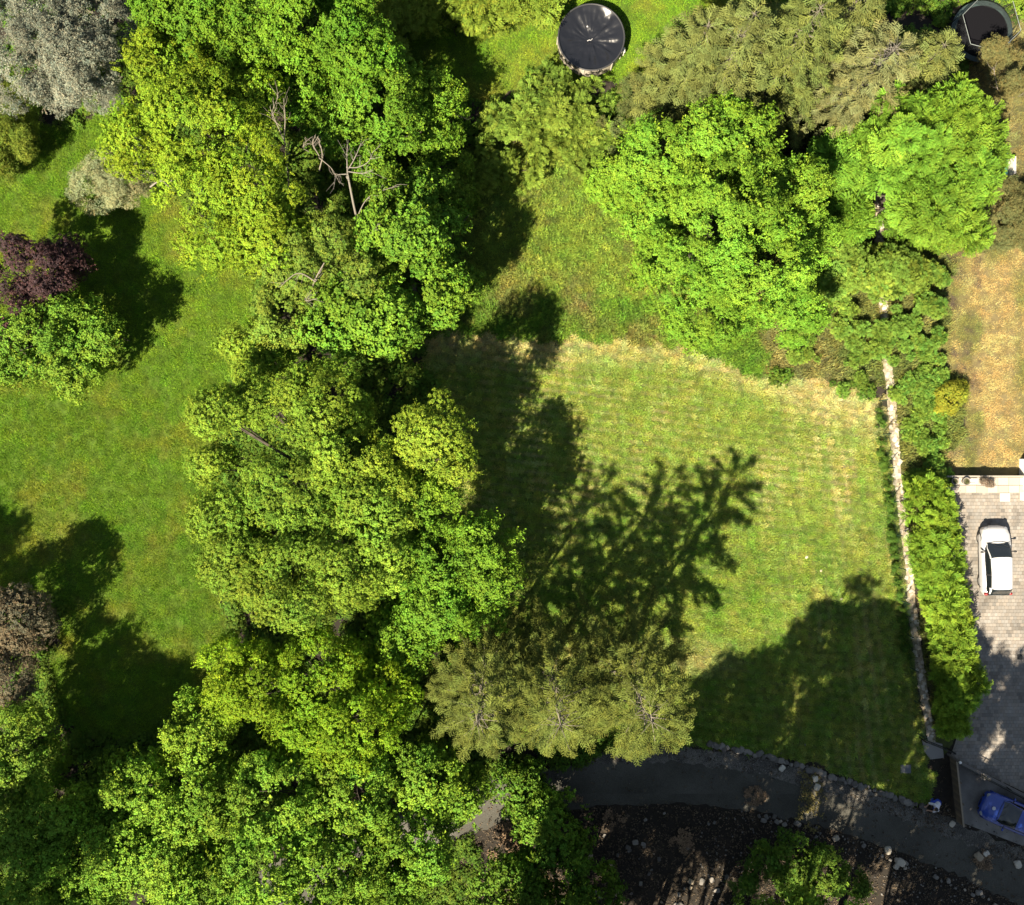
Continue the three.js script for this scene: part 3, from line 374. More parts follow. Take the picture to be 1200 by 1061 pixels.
// ------------------------------------------------------------------ grass
{
  const patch = (n, rad, hgt, lean, w) => { const l = [], col = []; for (let i = 0; i < n; i++) { const a0 = rr(0, 6.283), r0 = rad * Math.sqrt(R()), bx = Math.cos(a0) * r0, bz = Math.sin(a0) * r0, a = rr(0, 6.283), s = lean * rr(0.2, 1), hh = hgt * rr(0.5, 1.15), c = a + rr(-0.8, 0.8), px = -Math.sin(c) * w / 2, pz = Math.cos(c) * w / 2; l.push(bx + px, 0, bz + pz, bx - px, 0, bz - pz, bx + Math.cos(a) * s, hh, bz + Math.sin(a) * s); const v = rr(0.7, 1.35), y = rr(-0.18, 0.18); for (let k = 0; k < 3; k++) col.push(v * (1 + y), v, v * (1 - y)); } const g = geoOf(l); g.setAttribute('color', new THREE.Float32BufferAttribute(col, 3)); return g; };
  const G = { lawn: [patch(60, 0.2, 0.1, 0.1, 0.022), 27], meadow: [patch(60, 0.19, 0.24, 0.18, 0.026), 22], field: [patch(44, 0.12, 0.11, 0.11, 0.022), 56], weed: [patch(40, 0.22, 0.26, 0.2, 0.035), 20], olive: [patch(50, 0.2, 0.12, 0.12, 0.022), 22], dry: [patch(50, 0.2, 0.08, 0.12, 0.018), 24] };
  const bins = Object.fromEntries(Object.keys(G).map((k) => [k, []])), m = new THREE.MeshStandardMaterial({ color: 0xffffff, roughness: 1, side: THREE.DoubleSide, vertexColors: true });
  const cell = 3; // photo pixels
  for (let y = -40; y < 1000; y += cell) for (let x = -60; x < 1260; x += cell) {
    const px = x + rr(0, cell), py = y + rr(0, cell);
    if (px > 1098 && py > 548 || py > 890 && (inside(px, py, ROAD) || inside(px, py, GRAVEL))) continue;
    const [z, c] = coverAt(px, py); if (z === 'soil') continue;
    if (z === 'weed' || px > 1020) { let near = false; for (let t = 0; t <= 1; t += 0.04) { const [qx, qy] = along(PATH, t); if (Math.hypot(px - qx, py - qy) < 24 && Math.abs(px - qx) < 5) near = true; } if (near) continue; }
    if (R() > G[z][1] * cell * cell * S * S) continue;
    const n2 = fbm(px / 3.6 + 11, py / 3.6 + 3, 2), v = 0.42 + 1.35 * n2 + rr(-0.22, 0.25), big = (0.55 + 0.95 * n2) * (z === 'field' || z === 'meadow' ? 0.7 + 0.7 * fbm(px / 14, py / 14, 2) : 1);
    bins[z].push([W(px, py).add(V(0, -0.005, 0)), new THREE.Quaternion().setFromAxisAngle(UP, rr(0, 6.283)), rr(0.75, 1.25) * clamp(big, 0.6, 1.7), rgb(c[0] * v * 1.2 * (1 + 0.5 * (fbm(px / 10 + 31, py / 10 + 77, 2) - 0.5)), c[1] * v * 1.2, c[2] * v)]);
  }
  const names = { lawn: ['lawn_grass', 'short green lawn grass'], meadow: ['meadow_grass', 'longer tufted meadow grass'], field: ['field_grass', 'mown grass stubble with pale straw'], weed: ['verge_weeds', 'rough weeds along the stone path'], olive: ['rough_grass', 'olive rough grass beside the trampoline'], dry: ['dry_grass', 'dry tan grass of the yard'] };
  for (const k in G) { const o = instanced(names[k][0], G[k][0], m, bins[k], scene); tag(o, names[k][1], 'grass', null, 'stuff'); }
}

// ------------------------------------------------------------------ stones
const stoneGeos = []; for (let k = 0; k < 6; k++) { const g = new THREE.IcosahedronGeometry(0.5, 1), p = g.attributes.position; for (let i = 0; i < p.count; i++) { const x = p.getX(i), y = p.getY(i), z = p.getZ(i), s = 0.6 + 0.75 * noise(x * 4 + k * 9 + 40, (y * 1.3 + z) * 4 + k * 5 + 40); p.setXYZ(i, clamp(x * s * 1.25, -0.46, 0.46), clamp(y * s, -0.4, 0.34), clamp(z * s * 1.25, -0.44, 0.44)); } stoneGeos.push(toCreasedNormals(g, 0.6)); }
const stoneMats = [mat(0.42, 0.38, 0.31), mat(0.5, 0.46, 0.38), mat(0.34, 0.3, 0.24), mat(0.55, 0.52, 0.45), mat(0.3, 0.25, 0.18)], greyStones = [mat(0.13, 0.125, 0.115), mat(0.17, 0.16, 0.145), mat(0.21, 0.195, 0.175), mat(0.1, 0.092, 0.082)];
function stone(name, parent, x, y, z, sx, sy, sz, mats) { const o = part(name, stoneGeos[Math.floor(R() * 6)], mats[Math.floor(R() * mats.length)], parent, [x, y, z]); o.scale.set(sx, sy, sz); o.rotation.y = rr(0, 6.283); return o; }
{ // stone path
  const edge = []; const back = [];
  for (let i = 0; i <= 40; i++) { const [x, y] = along(PATH, i / 40), w = 4.6 + 2.4 * (noise(i * 0.9, 3) - 0.5) + rr(-0.7, 0.7); edge.push([x - w, y]); back.unshift([x + w, y]); }
  const bed = struct('stone_path', sheet([...edge, ...back], 0.02), new THREE.MeshStandardMaterial({ map: srgb(noiseTex(512, (i, j) => { const k = 150 + 60 * (hash(i >> 1, j >> 1) - 0.5) + 90 * (fbm(i / 24, j / 24, 3) - 0.5); return [k, k * 0.93, k * 0.79]; }, 3)), roughness: 0.95 }), 'pale path of rough stones running between fence and hedge');
  for (let i = 0; i < 290; i++) { const t = Math.pow((i + R()) / 290, 0.92), [x, y] = along(PATH, t), w = W(x + rr(-4.6, 4.6), y), s = rr(0.12, 0.34); stone('stone', bed, w.x, 0.03, w.z, s, s * 0.28, s * rr(0.7, 1), stoneMats); }
}
{ // concrete landing at the path foot, with a gate across it
  struct('concrete_landing', slab([[1080, 866], [1104, 872], [1106, 888], [1090, 890], [1083, 880]], 0.0, 0.06), mat(0.26, 0.25, 0.24, 0.9), 'small grey concrete slab at the foot of the stone path');
  const a = W(1077, 864), b = W(1110, 877), t = thing('garden_gate', 'dark thin metal gate across the foot of the stone path', 'gate', a.clone().lerp(b, 0.5), -Math.atan2(b.z - a.z, b.x - a.x)), L = a.distanceTo(b), m = mat(0.03, 0.032, 0.03, 0.5, { metalness: 0.6 });
  for (const s of [-1, 1]) part('post', box(0.07, 1.1, 0.07, s * L / 2, 0.55, 0), m, t);
  for (const y of [0.2, 1.02]) part('rail', box(L - 0.07, 0.05, 0.04, 0, y, 0), m, t);
  for (let i = 1; i < 12; i++) part('bar', new THREE.CylinderGeometry(0.009, 0.009, 0.77, 6).translate(-L / 2 + L * i / 12, 0.61, 0), m, t);
}
{ // stones edging the verge of the field, and the ones lying by the road
  const E = [[830, 872], [880, 882], [940, 898], [1000, 918], [1060, 938], [1085, 948]], t = thing('stone_edging', 'low line of weathered stones holding the field bank above the gravel', 'stone edging', W(950, 902));
  for (let i = 0; i < 78; i++) { const [x, y] = along(E, (i + 0.5) / 78), w = W(x + rr(-2, 2), y + rr(-1.8, 1.8)).sub(t.position), s = rr(0.13, 0.38); stone('stone', t, w.x, 0.09, w.z, s * 1.25, s * 1.1, s, greyStones); }
  const E2 = [[880, 956], [930, 964], [985, 982], [1040, 1004], [1090, 1026], [1140, 1046], [1200, 1072]], t2 = thing('stone_edging', 'broken line of dark stones along the lower side of the road', 'stone edging', W(1030, 1000));
  for (let i = 0; i < 70; i++) { if (R() < 0.45) continue; const [x, y] = along(E2, (i + 0.5) / 70), w = W(x + rr(-3, 3), y + rr(-4, 4)).sub(t2.position), s = 0.12 + 0.4 * R() * R(); stone('stone', t2, w.x, 0.08, w.z, s, s * 0.8, s * 0.8, [...greyStones, stoneMats[2]]); }
  const spots = [[916, 900, 0.42, 3], [955, 912, 0.4, 3], [957, 922, 0.45, 1], [1040, 996, 0.5, 0], [1055, 1010, 0.55, 1], [1050, 1015, 0.4, 0], [1146, 1003, 0.55, 4], [1155, 1000, 0.4, 3], [1192, 1012, 0.5, 1], [1115, 965, 0.4, 1], [945, 653, 0.2, 0], [962, 669, 0.16, 0], [986, 702, 0.15, 2]];
  for (const [x, y, s, k] of spots.slice(0, 10)) { const g = stone('loose_stone', scene, 0, 0, 0, s, s * 0.6, s * 0.85, [stoneMats[k]]); g.name = numbered('loose_stone'); g.position.copy(W(x, y)).setY(s * 0.22); tag(g, 'pale loose stone lying beside the road', 'stone', 'loose stones by the road'); }
  for (const [x, y, s, k] of spots.slice(10)) { const g = stone('loose_stone', scene, 0, 0, 0, s, s * 0.6, s * 0.85, [stoneMats[k]]); g.name = numbered('loose_stone'); g.position.copy(W(x, y)).setY(s * 0.22); tag(g, 'small pale stone lying in the mown field grass', 'stone', 'pale stones in the field'); }
  // stones and rubble on the bank left of the road
  for (let i = 0; i < 42; i++) { const px = rr(690, 870), py = rr(952, 1061), s = rr(0.16, 0.4); const g = stone('bank_stone', scene, 0, 0, 0, s, s * 0.6, s * 0.8, [...greyStones, stoneMats[4]]); g.name = numbered('bank_stone'); g.position.copy(W(px, py)).setY(s * 0.18); tag(g, 'grey stone scattered on the dark bank below the road', 'stone', 'stones on the dark bank'); }
  // pebbles, dead leaves and litter: uncountable
  const leafG = geoOf((() => { const l = []; for (let k = 0; k < 5; k++) leafFaces(l, 0, V(rr(-0.1, 0.1), rr(0.01, 0.05), rr(-0.1, 0.1)), V(rr(-0.4, 0.4), 1, rr(-0.4, 0.4)).normalize(), V(1, 0, 0).applyAxisAngle(UP, rr(0, 6)), 0.075, 0.05, 0.2); return l; })());
  const it = [], pe = [];
  for (let i = 0; i < 30000; i++) { const px = rr(-40, 1240), py = rr(-30, 1090); if (zoneAt(px, py) !== 'soil' || inside(px, py, ROAD) && R() > 0.16 || px > 1110 && py > 550 && py < 1000) continue; const v = rr(0.5, 1.6); it.push([W(px, py).setY(0.012), new THREE.Quaternion().setFromAxisAngle(UP, rr(0, 6)), rr(0.6, 1.2), rgb(0.075 * v, 0.056 * v, 0.036 * v)]); }
  for (let i = 0; i < 9000; i++) { const px = rr(540, 1240), py = rr(900, 1085); if (inside(px, py, ROAD) && R() > 0.12 || px > 1118 && py < 990 || py < 940 && px > 700 || zoneAt(px, py) !== 'soil') continue; const v = rr(0.35, 1.9); it.push([W(px, py).setY(0.014), new THREE.Quaternion().setFromAxisAngle(UP, rr(0, 6)), rr(0.5, 1.3), rgb(0.1 * v, 0.076 * v, 0.05 * v)]); }
  for (let i = 0; i < 4200; i++) { const near = R() < 0.35, px = near ? rr(820, 1210) : rr(560, 1210), py = rr(870, 1075); if (!(inside(px, py, GRAVEL) || near && !inside(px, py, ROAD) && py > 950 || R() < 0.02)) continue; if (py < 960 && px > 1118) continue; const v = rr(0.6, 1.5); pe.push([W(px, py).setY(0.02), new THREE.Quaternion().setFromAxisAngle(rdir(), rr(0, 6)), rr(0.04, 0.12), rgb(0.14 * v, 0.132 * v, 0.12 * v)]); }
  // brown heaps of dead leaves by the road
  for (const [hx, hy, hr, st] of [[600, 982, 22, 1], [577, 1003, 9, 1], [622, 1042, 26, 1], [612, 1018, 12, 1.4], [948, 932, 20, 2.2], [1150, 1008, 14, 1], [885, 932, 18, 0.6], [672, 936, 10, 1], [720, 960, 14, 1], [800, 985, 16, 1]]) for (let i = 0; i < hr * hr * 1.9; i++) { const a = rr(0, 6.283), r = hr * Math.sqrt(R()), x = hx + Math.cos(a) * r, y = hy + Math.sin(a) * r * st, v = rr(0.6, 1.4), dry = hx > 900 && hx < 960; if (fbm(x / 6 + 7, y / 6 + 2, 3) + 0.35 * (1 - r / hr) < 0.62) continue; it.push([W(x, y).setY(0.02 + rr(0, 0.1)), new THREE.Quaternion().setFromAxisAngle(UP, rr(0, 6)), rr(0.7, 1.4), dry ? rgb(0.2 * v, 0.17 * v, 0.06 * v) : rgb(0.26 * v, 0.18 * v, 0.11 * v)]); }
  tag(instanced('leaf_litter', leafG, new THREE.MeshStandardMaterial({ color: 0xffffff, roughness: 0.95, side: THREE.DoubleSide }), it, scene), 'brown dead leaves littering the bare soil and road edges', 'leaf litter', null, 'stuff');
  tag(instanced('pebbles', stoneGeos[0], new THREE.MeshStandardMaterial({ color: 0xffffff, roughness: 0.9 }), pe, scene), 'small grey pebbles along the gravel verge', 'pebbles', null, 'stuff');
}
// ------------------------------------------------------------------ fences, drive, walls
const darkMetal = mat(0.028, 0.032, 0.028, 0.5, { metalness: 0.5 });
{ // green wire fence on the field side of the path
  const F = [[1030, 470], [1040, 560], [1049, 640], [1058, 720], [1067, 790], [1076, 860]], t = thing('wire_fence', 'dark green wire fence between the mown field and stone path', 'fence', W(1049, 640)), wires = [], m = mat(0.02, 0.06, 0.035, 0.6);
  for (let i = 0; i <= 10; i++) { const [x, y] = along(F, i / 10), w = W(x, y).sub(t.position); part('post', new THREE.CylinderGeometry(0.03, 0.03, 1.3, 8).translate(w.x, 0.65, w.z), m, t); }
  const A = (s) => { const [x, y] = along(F, s); return W(x, y).sub(t.position); };
  for (let k = 0; k < 11; k++) wires.push(tube([0, 0.2, 0.4, 0.6, 0.8, 1].map((s) => A(s).setY(0.1 + k * 0.11)), 0.005, 0.005, 30, 3));
  for (let k = 0; k <= 170; k++) { const w = A(k / 170); wires.push(new THREE.CylinderGeometry(0.0045, 0.0045, 1.12, 3).translate(w.x, 0.65, w.z)); }
  part('wire_mesh', mergeGeometries(wires.map((g) => g.toNonIndexed())), m, t).userData.kind = 'stuff';
}
{ // paved drive: a bed and its small pavers
  const D = [[1104, 566], [1290, 566], [1290, 972], [1114, 887], [1126, 850], [1140, 800], [1120, 680]];
  const bed = struct('paved_drive', slab(D, -0.02, 0.03), mat(0.22, 0.2, 0.17), 'beige paved drive with small square pavers');
  const pg = box(0.19, 0.04, 0.19, 0, 0, 0), it = [], cut = (x, y) => inside(x, y, D);
  for (let x = 1100; x < 1288; x += 4.06) for (let y = 562; y < 972; y += 4.06) { const px = x + ((Math.round((y - 562) / 4.06) % 2) ? 2.03 : 0); if (!cut(px - 2, py0(y) - 2) || !cut(px + 2, py0(y) + 2)) continue; const v = rr(0.84, 1.12) * (0.68 + 0.6 * fbm(px / 16, y / 16, 4)) * (fbm(px / 7 + 60, y / 9 + 8, 3) > 0.66 ? 0.72 : 1), w = rr(-0.03, 0.05); it.push([W(px, y).setY(0.03 + rr(-0.002, 0.003)), new THREE.Quaternion().setFromAxisAngle(UP, rr(-0.012, 0.012)), 1, rgb(0.225 * v * (1 + w), 0.207 * v, 0.185 * v * (1 - w))]); }
  function py0(y) { return y; }
  instanced('paver', pg, new THREE.MeshStandardMaterial({ color: 0xffffff, roughness: 0.85 }), it, bed);
  const t = thing('drain_cover', 'small dark square drain cover set in the paved drive', 'drain cover', W(1195, 770).setY(0.052)); part('frame', box(0.3, 0.012, 0.3, 0, 0.004, 0), darkMetal, t); for (let i = 0; i < 5; i++) part('bar', box(0.24, 0.012, 0.025, 0, 0.015, -0.1 + i * 0.05), mat(0.05, 0.05, 0.05, 0.6), t);
}
{ // ledge wall with pots at the head of the drive
  const a = W(1103, 559), b = W(1290, 566), t = thing('ledge_wall', 'low pale stone ledge at the head of the drive below dry grass', 'wall', V(a.x, 0, a.z)), L = b.x - a.x, m = mat(0.35, 0.31, 0.265, 0.9), m2 = mat(0.4, 0.36, 0.31, 0.9);
  part('wall', box(L, 0.42, 0.86, L / 2, 0.21, 0.45), m, t);
  for (let i = 0; i * 0.62 < L - 0.3; i++) part('coping_slab', box(0.6, 0.05, 0.44, i * 0.62 + 0.31, 0.447, 0.25 + 0.0, 0.012), [m, m2][i % 2], t), part('coping_slab', box(0.6, 0.05, 0.42, i * 0.62 + 0.31, 0.446, 0.7, 0.012), [m2, m][i % 2], t);
  part('back_kerb', box(L, 0.7, 0.1, L / 2, 0.35, -0.04), mat(0.3, 0.27, 0.23), t);
  const pot = new THREE.LatheGeometry([[0.001, 0], [0.14, 0], [0.2, 0.3], [0.22, 0.3], [0.22, 0.35], [0.18, 0.35], [0.17, 0.29], [0.001, 0.29]].map((q) => new THREE.Vector2(...q)), 24);
  [[1117, 564, 'grey round plant pot on the ledge, nearest its hedge end', 0.95], [1130, 564, 'grey round plant pot on the ledge beside the white tray', 1.05]].forEach(([x, y, l, s]) => { const p = thing('plant_pot', l, 'plant pot', W(x, y, 0.5).setY(0.473)); p.scale.setScalar(s); part('pot', pot, mat(0.22, 0.2, 0.18, 0.8), p); part('soil', new THREE.CylinderGeometry(0.172, 0.172, 0.02, 20).translate(0, 0.3, 0), mat(0.09, 0.085, 0.05), p); instanced('plant', GEO.fine[0][0], leafOf([0.11, 0.12, 0.05], 0.2), [0, 1, 2].map((k) => [V(rr(-0.06, 0.06), 0.3, rr(-0.06, 0.06)), new THREE.Quaternion(), 0.2, rgb(1, 1, 1)]), p); });
  const tr = thing('white_tray', 'white plastic tray lying on the ledge between pot and dry plant', 'tray', W(1140, 564, 0.5).setY(0.474)); part('base', box(0.44, 0.03, 0.28, 0, 0.015, 0), mat(0.75, 0.72, 0.72, 0.6), tr); for (const s of [-1, 1]) { part('rim', box(0.44, 0.08, 0.02, 0, 0.07, s * 0.13), mat(0.75, 0.72, 0.72, 0.6), tr); part('rim', box(0.02, 0.08, 0.24, s * 0.21, 0.07, 0), mat(0.75, 0.72, 0.72, 0.6), tr); }
  tree('dry_potted_plant', 'dry brownish leafy plant standing on the pale ledge', 'plant', [[1155, 565, 0.85, 5.5], [1160, 567, 0.8, 4.5]], { color: [0.2, 0.15, 0.11], leaf: 'small', scale: 0.5, sub: 0.18, shrub: true, thick: 0.015, base: [1157, 564], bark: darkBark });
  // white board and boxes by the house corner
  const s1 = thing('white_slab', 'pale square stepping slab lying on the drive near the white wall', 'slab', W(1177, 583).setY(0.053)); part('slab', box(0.6, 0.05, 0.5, 0, 0.025, 0, 0.01), mat(0.46, 0.42, 0.38), s1);
}
{ // white wall corner of the house beside the drive
  const t = thing('white_wall', 'white rendered wall corner at the edge of the drive and yard', 'wall', W(1194, 556));
  part('wall', box(0.3, 2.0, 1.8, 0.17, 1, 0), mat(0.72, 0.73, 0.76, 0.8), t); part('coping', box(0.38, 0.06, 1.88, 0.17, 2.03, 0, 0.015), mat(0.75, 0.76, 0.78, 0.7), t); part('base_block', box(0.5, 0.4, 0.6, 0.3, 0.2, 1.22), mat(0.7, 0.68, 0.66), t);
}
{ // concrete forecourt, boundary wall and wooden fence
  struct('concrete_forecourt', slab([[1116, 893], [1290, 984], [1290, 1028], [1200, 992], [1122, 962]], -0.02, 0.035), new THREE.MeshStandardMaterial({ map: srgb(noiseTex(512, (i, j) => { const k = 128 + 70 * (fbm(i / 70, j / 70, 4) - 0.5) + 24 * (hash(i, j) - 0.5); return [k, k * 0.98, k * 0.95]; }, 6)), roughness: 0.9 }), 'grey concrete forecourt where the blue car stands');
  const a = W(1114, 888), b = W(1290, 978), L = a.distanceTo(b), t = thing('boundary_wall', 'dark low wall with railing between paved drive and concrete forecourt', 'wall', a.clone().lerp(b, 0.5), -Math.atan2(b.z - a.z, b.x - a.x));
  part('wall', box(L, 0.6, 0.18, 0, 0.3, 0), mat(0.11, 0.1, 0.09), t); part('coping', box(L, 0.05, 0.24, 0, 0.627, 0, 0.01), mat(0.15, 0.14, 0.13), t);
  for (let i = 0; i <= 6; i++) part('post', box(0.05, 0.55, 0.05, -L / 2 + 0.1 + i * (L - 0.2) / 6, 0.925, 0), darkMetal, t);
  for (const y of [0.85, 1.2]) part('rail', box(L, 0.04, 0.03, 0, y, 0.042), darkMetal, t);
  const c = W(1113, 886), d = W(1121, 962), M = c.distanceTo(d), f = thing('wooden_fence', 'narrow brown board fence between the concrete forecourt and grassy bank', 'fence', c.clone().lerp(d, 0.5), -Math.atan2(d.z - c.z, d.x - c.x)), n = 26, wood = [mat(0.13, 0.1, 0.07), mat(0.16, 0.125, 0.085), mat(0.11, 0.09, 0.065)];
  for (let i = 0; i < n; i++) part('board', box(M / n - 0.012, 0.9 + rr(-0.02, 0.02), 0.022, -M / 2 + (i + 0.5) * M / n, 0.5, 0.02), wood[i % 3], f);
  for (const y of [0.25, 0.8]) part('rail', box(M, 0.08, 0.04, 0, y, -0.012), wood[0], f);
  for (let i = 0; i < 4; i++) part('post', box(0.09, 1.0, 0.09, -M / 2 + 0.05 + i * (M - 0.1) / 3, 0.5, -0.078), wood[2], f);
  part('top_rail', box(M, 0.035, 0.1, 0, 0.99, 0.03, 0.008), mat(0.24, 0.2, 0.15), f);
  const p = thing('gate_post', 'slim post with white cap where fence and boundary wall meet', 'post', W(1111, 884)); part('post', box(0.1, 1.5, 0.1, 0, 0.75, 0), mat(0.12, 0.11, 0.1), p); part('cap', new THREE.SphereGeometry(0.085, 16, 10).translate(0, 1.54, 0), mat(0.75, 0.75, 0.74, 0.5), p);
  const fl = thing('flagstone', 'flat bluish grey slab lying in the shaded grass bank', 'slab', W(1061, 901)); part('slab', box(0.62, 0.06, 0.5, 0, 0.06, 0, 0.02), mat(0.13, 0.137, 0.155), fl);
}
// ------------------------------------------------------------------ round pool with dark cover
{
  const t = thing('round_pool', 'round garden pool under a glossy black cover on the upper lawn', 'pool', W(693, 43.5, 1.0).setY(0)), r = 1.9, h = 1.0;
  const wall = new THREE.CylinderGeometry(r, r, h, 64, 1, true).translate(0, h / 2, 0); part('wall', wall, mat(0.42, 0.38, 0.31, 0.7, { side: THREE.DoubleSide }), t);
  part('rim', new THREE.TorusGeometry(r, 0.05, 8, 72).rotateX(Math.PI / 2).translate(0, h, 0), mat(0.035, 0.036, 0.04, 0.5), t);
  for (let i = 0; i < 14; i++) { const a = i / 14 * 6.283; part('upright', box(0.07, h - 0.04, 0.05, 0, 0, 0).rotateY(-a + Math.PI / 2).translate(Math.cos(a) * (r + 0.04), h / 2 - 0.02, Math.sin(a) * (r + 0.04)), mat(0.5, 0.47, 0.4, 0.6), t); }
  const g = new THREE.RingGeometry(0.001, r - 0.01, 96, 40).rotateX(-Math.PI / 2), p = g.attributes.position;
  for (let i = 0; i < p.count; i++) { const x = p.getX(i), z = p.getZ(i), q = Math.hypot(x, z) / r, a = Math.atan2(z, x); const fold = (fbm(Math.cos(a) * 6 + 20, Math.sin(a) * 6 + 20, 3) - 0.5) * 0.7 * q * q + 0.075 * Math.sin(a * 15 + 9 * fbm(x * 1.5 + 9, z * 1.5 + 5, 2)) * q * q; p.setY(i, h - 0.02 - 0.42 * (1 - q * q) + fold * (1 - q * q) * 1.1 + 0.16 * (fbm(x * 2.2 + 9, z * 2.2 + 9, 3) - 0.5) * (1 - q * q)); }
  g.computeVertexNormals(); const cover = part('cover', g, phys(0.012, 0.013, 0.017, 0.24, { side: THREE.DoubleSide }), t);
  part('strap', tube([V(-0.16, 0.02, 0.03), V(-0.03, 0.05, -0.02), V(0.03, 0.04, 0), V(0.15, 0.03, -0.1)].map((v) => v.add(V(-0.05, h - 0.42, 0.02))), 0.025, 0.02, 10, 5), mat(0.5, 0.5, 0.5), cover);
  const b = thing('filter_pump', 'small red and white pump box beside the round covered pool', 'pump', W(686, 85)); part('housing', box(0.36, 0.4, 0.3, 0, 0.2, 0, 0.04), mat(0.45, 0.09, 0.04, 0.6), b); part('lid', box(0.2, 0.06, 0.2, 0.04, 0.43, 0, 0.02), mat(0.6, 0.5, 0.42, 0.6), b); part('hose', tube([V(0.1, 0.2, -0.1), V(0.4, 0.12, -0.05), V(0.55, 0.3, -0.45)], 0.03, 0.03, 10, 6), mat(0.12, 0.1, 0.12), b);
  const s = thing('pool_step', 'white plastic step block at the side of the round covered pool', 'step', W(728, 63)); part('step', box(0.3, 0.5, 0.25, 0, 0.25, 0, 0.03), mat(0.62, 0.6, 0.52), s); part('tread', box(0.34, 0.05, 0.29, 0, 0.527, 0, 0.015), mat(0.68, 0.66, 0.58), s);
}
// ------------------------------------------------------------------ trampoline
{
  const t = thing('trampoline', 'round black trampoline with pale netted safety frame among the trees', 'trampoline', W(1143, 44)), r = 1.75, pale = mat(0.22, 0.25, 0.25, 0.6);
  part('mat', new THREE.CylinderGeometry(r - 0.22, r - 0.22, 0.02, 48).translate(0, 0.78, 0), phys(0.006, 0.006, 0.008, 0.9, { specularIntensity: 0.15 }), t);
  part('pad', new THREE.RingGeometry(r - 0.25, r + 0.03, 48).rotateX(-Math.PI / 2).translate(0, 0.81, 0), mat(0.03, 0.05, 0.05, 0.6, { side: THREE.DoubleSide }), t);
  part('frame', new THREE.TorusGeometry(r, 0.03, 8, 48).rotateX(Math.PI / 2).translate(0, 0.77, 0), darkMetal, t);
  const corners = []; for (let i = 0; i < 6; i++) { const a = i / 6 * 6.283 + 0.26; corners.push(V(Math.cos(a) * (r - 0.05), 1.95, Math.sin(a) * (r - 0.05))); part('pole', tube([V(Math.cos(a) * (r + 0.05), 0, Math.sin(a) * (r + 0.05)), V(Math.cos(a) * (r + 0.08), 1.3, Math.sin(a) * (r + 0.08)), corners[i]], 0.025, 0.025, 8, 8), darkMetal, t); }
  const net = []; for (let i = 0; i < 6; i++) { const a = corners[i], b = corners[(i + 1) % 6]; part('top_rod', tube([a, a.clone().lerp(b, 0.5).multiplyScalar(1.0), b], 0.016, 0.016, 4, 6), pale, t); const lo = (v) => V(v.x * 0.96, 0.82, v.z * 0.96); for (let k = 0; k < 24; k++) { const p = a.clone().lerp(b, k / 24), q = lo(p); net.push(tube([p, p.clone().lerp(q, 0.5), q], 0.004, 0.004, 2, 3)); } for (let k = 1; k < 18; k++) { const p = a.clone().lerp(lo(a), k / 18), q = b.clone().lerp(lo(b), k / 18); net.push(tube([p, p.clone().lerp(q, 0.5), q], 0.004, 0.004, 2, 3)); } }
  part('net', mergeGeometries(net.map((g) => g.toNonIndexed())), mat(0.03, 0.035, 0.04, 0.8), t).userData.kind = 'stuff';
}
{ // teal tarp over a low stack, with a white board beside it
  const t = thing('tarp_cover', 'teal tarpaulin pulled over a low stack at the edge of dry yard', 'tarpaulin', W(1166, 196)), g = new THREE.PlaneGeometry(1.2, 1.9, 24, 36).rotateX(-Math.PI / 2), p = g.attributes.position;
  for (let i = 0; i < p.count; i++) { const x = p.getX(i), z = p.getZ(i), ex = clamp((0.6 - Math.abs(x)) / 0.16), ez = clamp((0.95 - Math.abs(z)) / 0.2); p.setY(i, 0.03 + 0.62 * Math.sqrt(ex) * Math.sqrt(ez) + 0.09 * (fbm(x * 3 + 7, z * 3 + 7, 3) - 0.5)); }
  g.computeVertexNormals(); part('tarp', g, mat(0.03, 0.17, 0.17, 0.45, { side: THREE.DoubleSide }), t); part('stack', box(0.9, 0.5, 1.5, 0, 0.25, 0), mat(0.12, 0.09, 0.06), t);
  const b = thing('white_board', 'narrow white board leaning beside the teal tarpaulin', 'board', W(1182, 197)); part('board', box(0.16, 0.62, 1.0, 0, 0.31, 0, 0.01).rotateZ(-0.1), mat(0.62, 0.58, 0.52), b); part('foot', box(0.24, 0.05, 0.16, 0, 0.025, 0.55), mat(0.35, 0.3, 0.26), b);
}
// ------------------------------------------------------------------ cars
const glass = phys(0.012, 0.016, 0.018, 0.06, { clearcoat: 1, clearcoatRoughness: 0.03 }), rubber = mat(0.02, 0.02, 0.02, 0.9), rimM = mat(0.45, 0.46, 0.48, 0.35, { metalness: 0.8 }), plastic = mat(0.02, 0.02, 0.022, 0.6);
const lerpT = (K, t) => { for (let i = 1; i < K.length; i++) if (t <= K[i][0]) { const a = K[i - 1], b = K[i]; let u = (t - a[0]) / (b[0] - a[0]); u = u * u * (3 - 2 * u) * 0.5 + u * 0.5; return a[1] + (b[1] - a[1]) * u; } return K[K.length - 1][1]; };
function loft(n, m, f) { const v = [], idx = []; for (let i = 0; i <= n; i++) for (let j = 0; j <= m; j++) v.push(...f(i / n, j / m)); for (let i = 0; i < n; i++) for (let j = 0; j < m; j++) { const a = i * (m + 1) + j, b = a + m + 1; idx.push(a, b, a + 1, b, b + 1, a + 1); } const g = new THREE.BufferGeometry(); g.setAttribute('position', new THREE.Float32BufferAttribute(v, 3)); g.setIndex(idx); g.computeVertexNormals(); return g; }
const sp = (x, e) => Math.sign(x) * Math.pow(Math.abs(x), e);
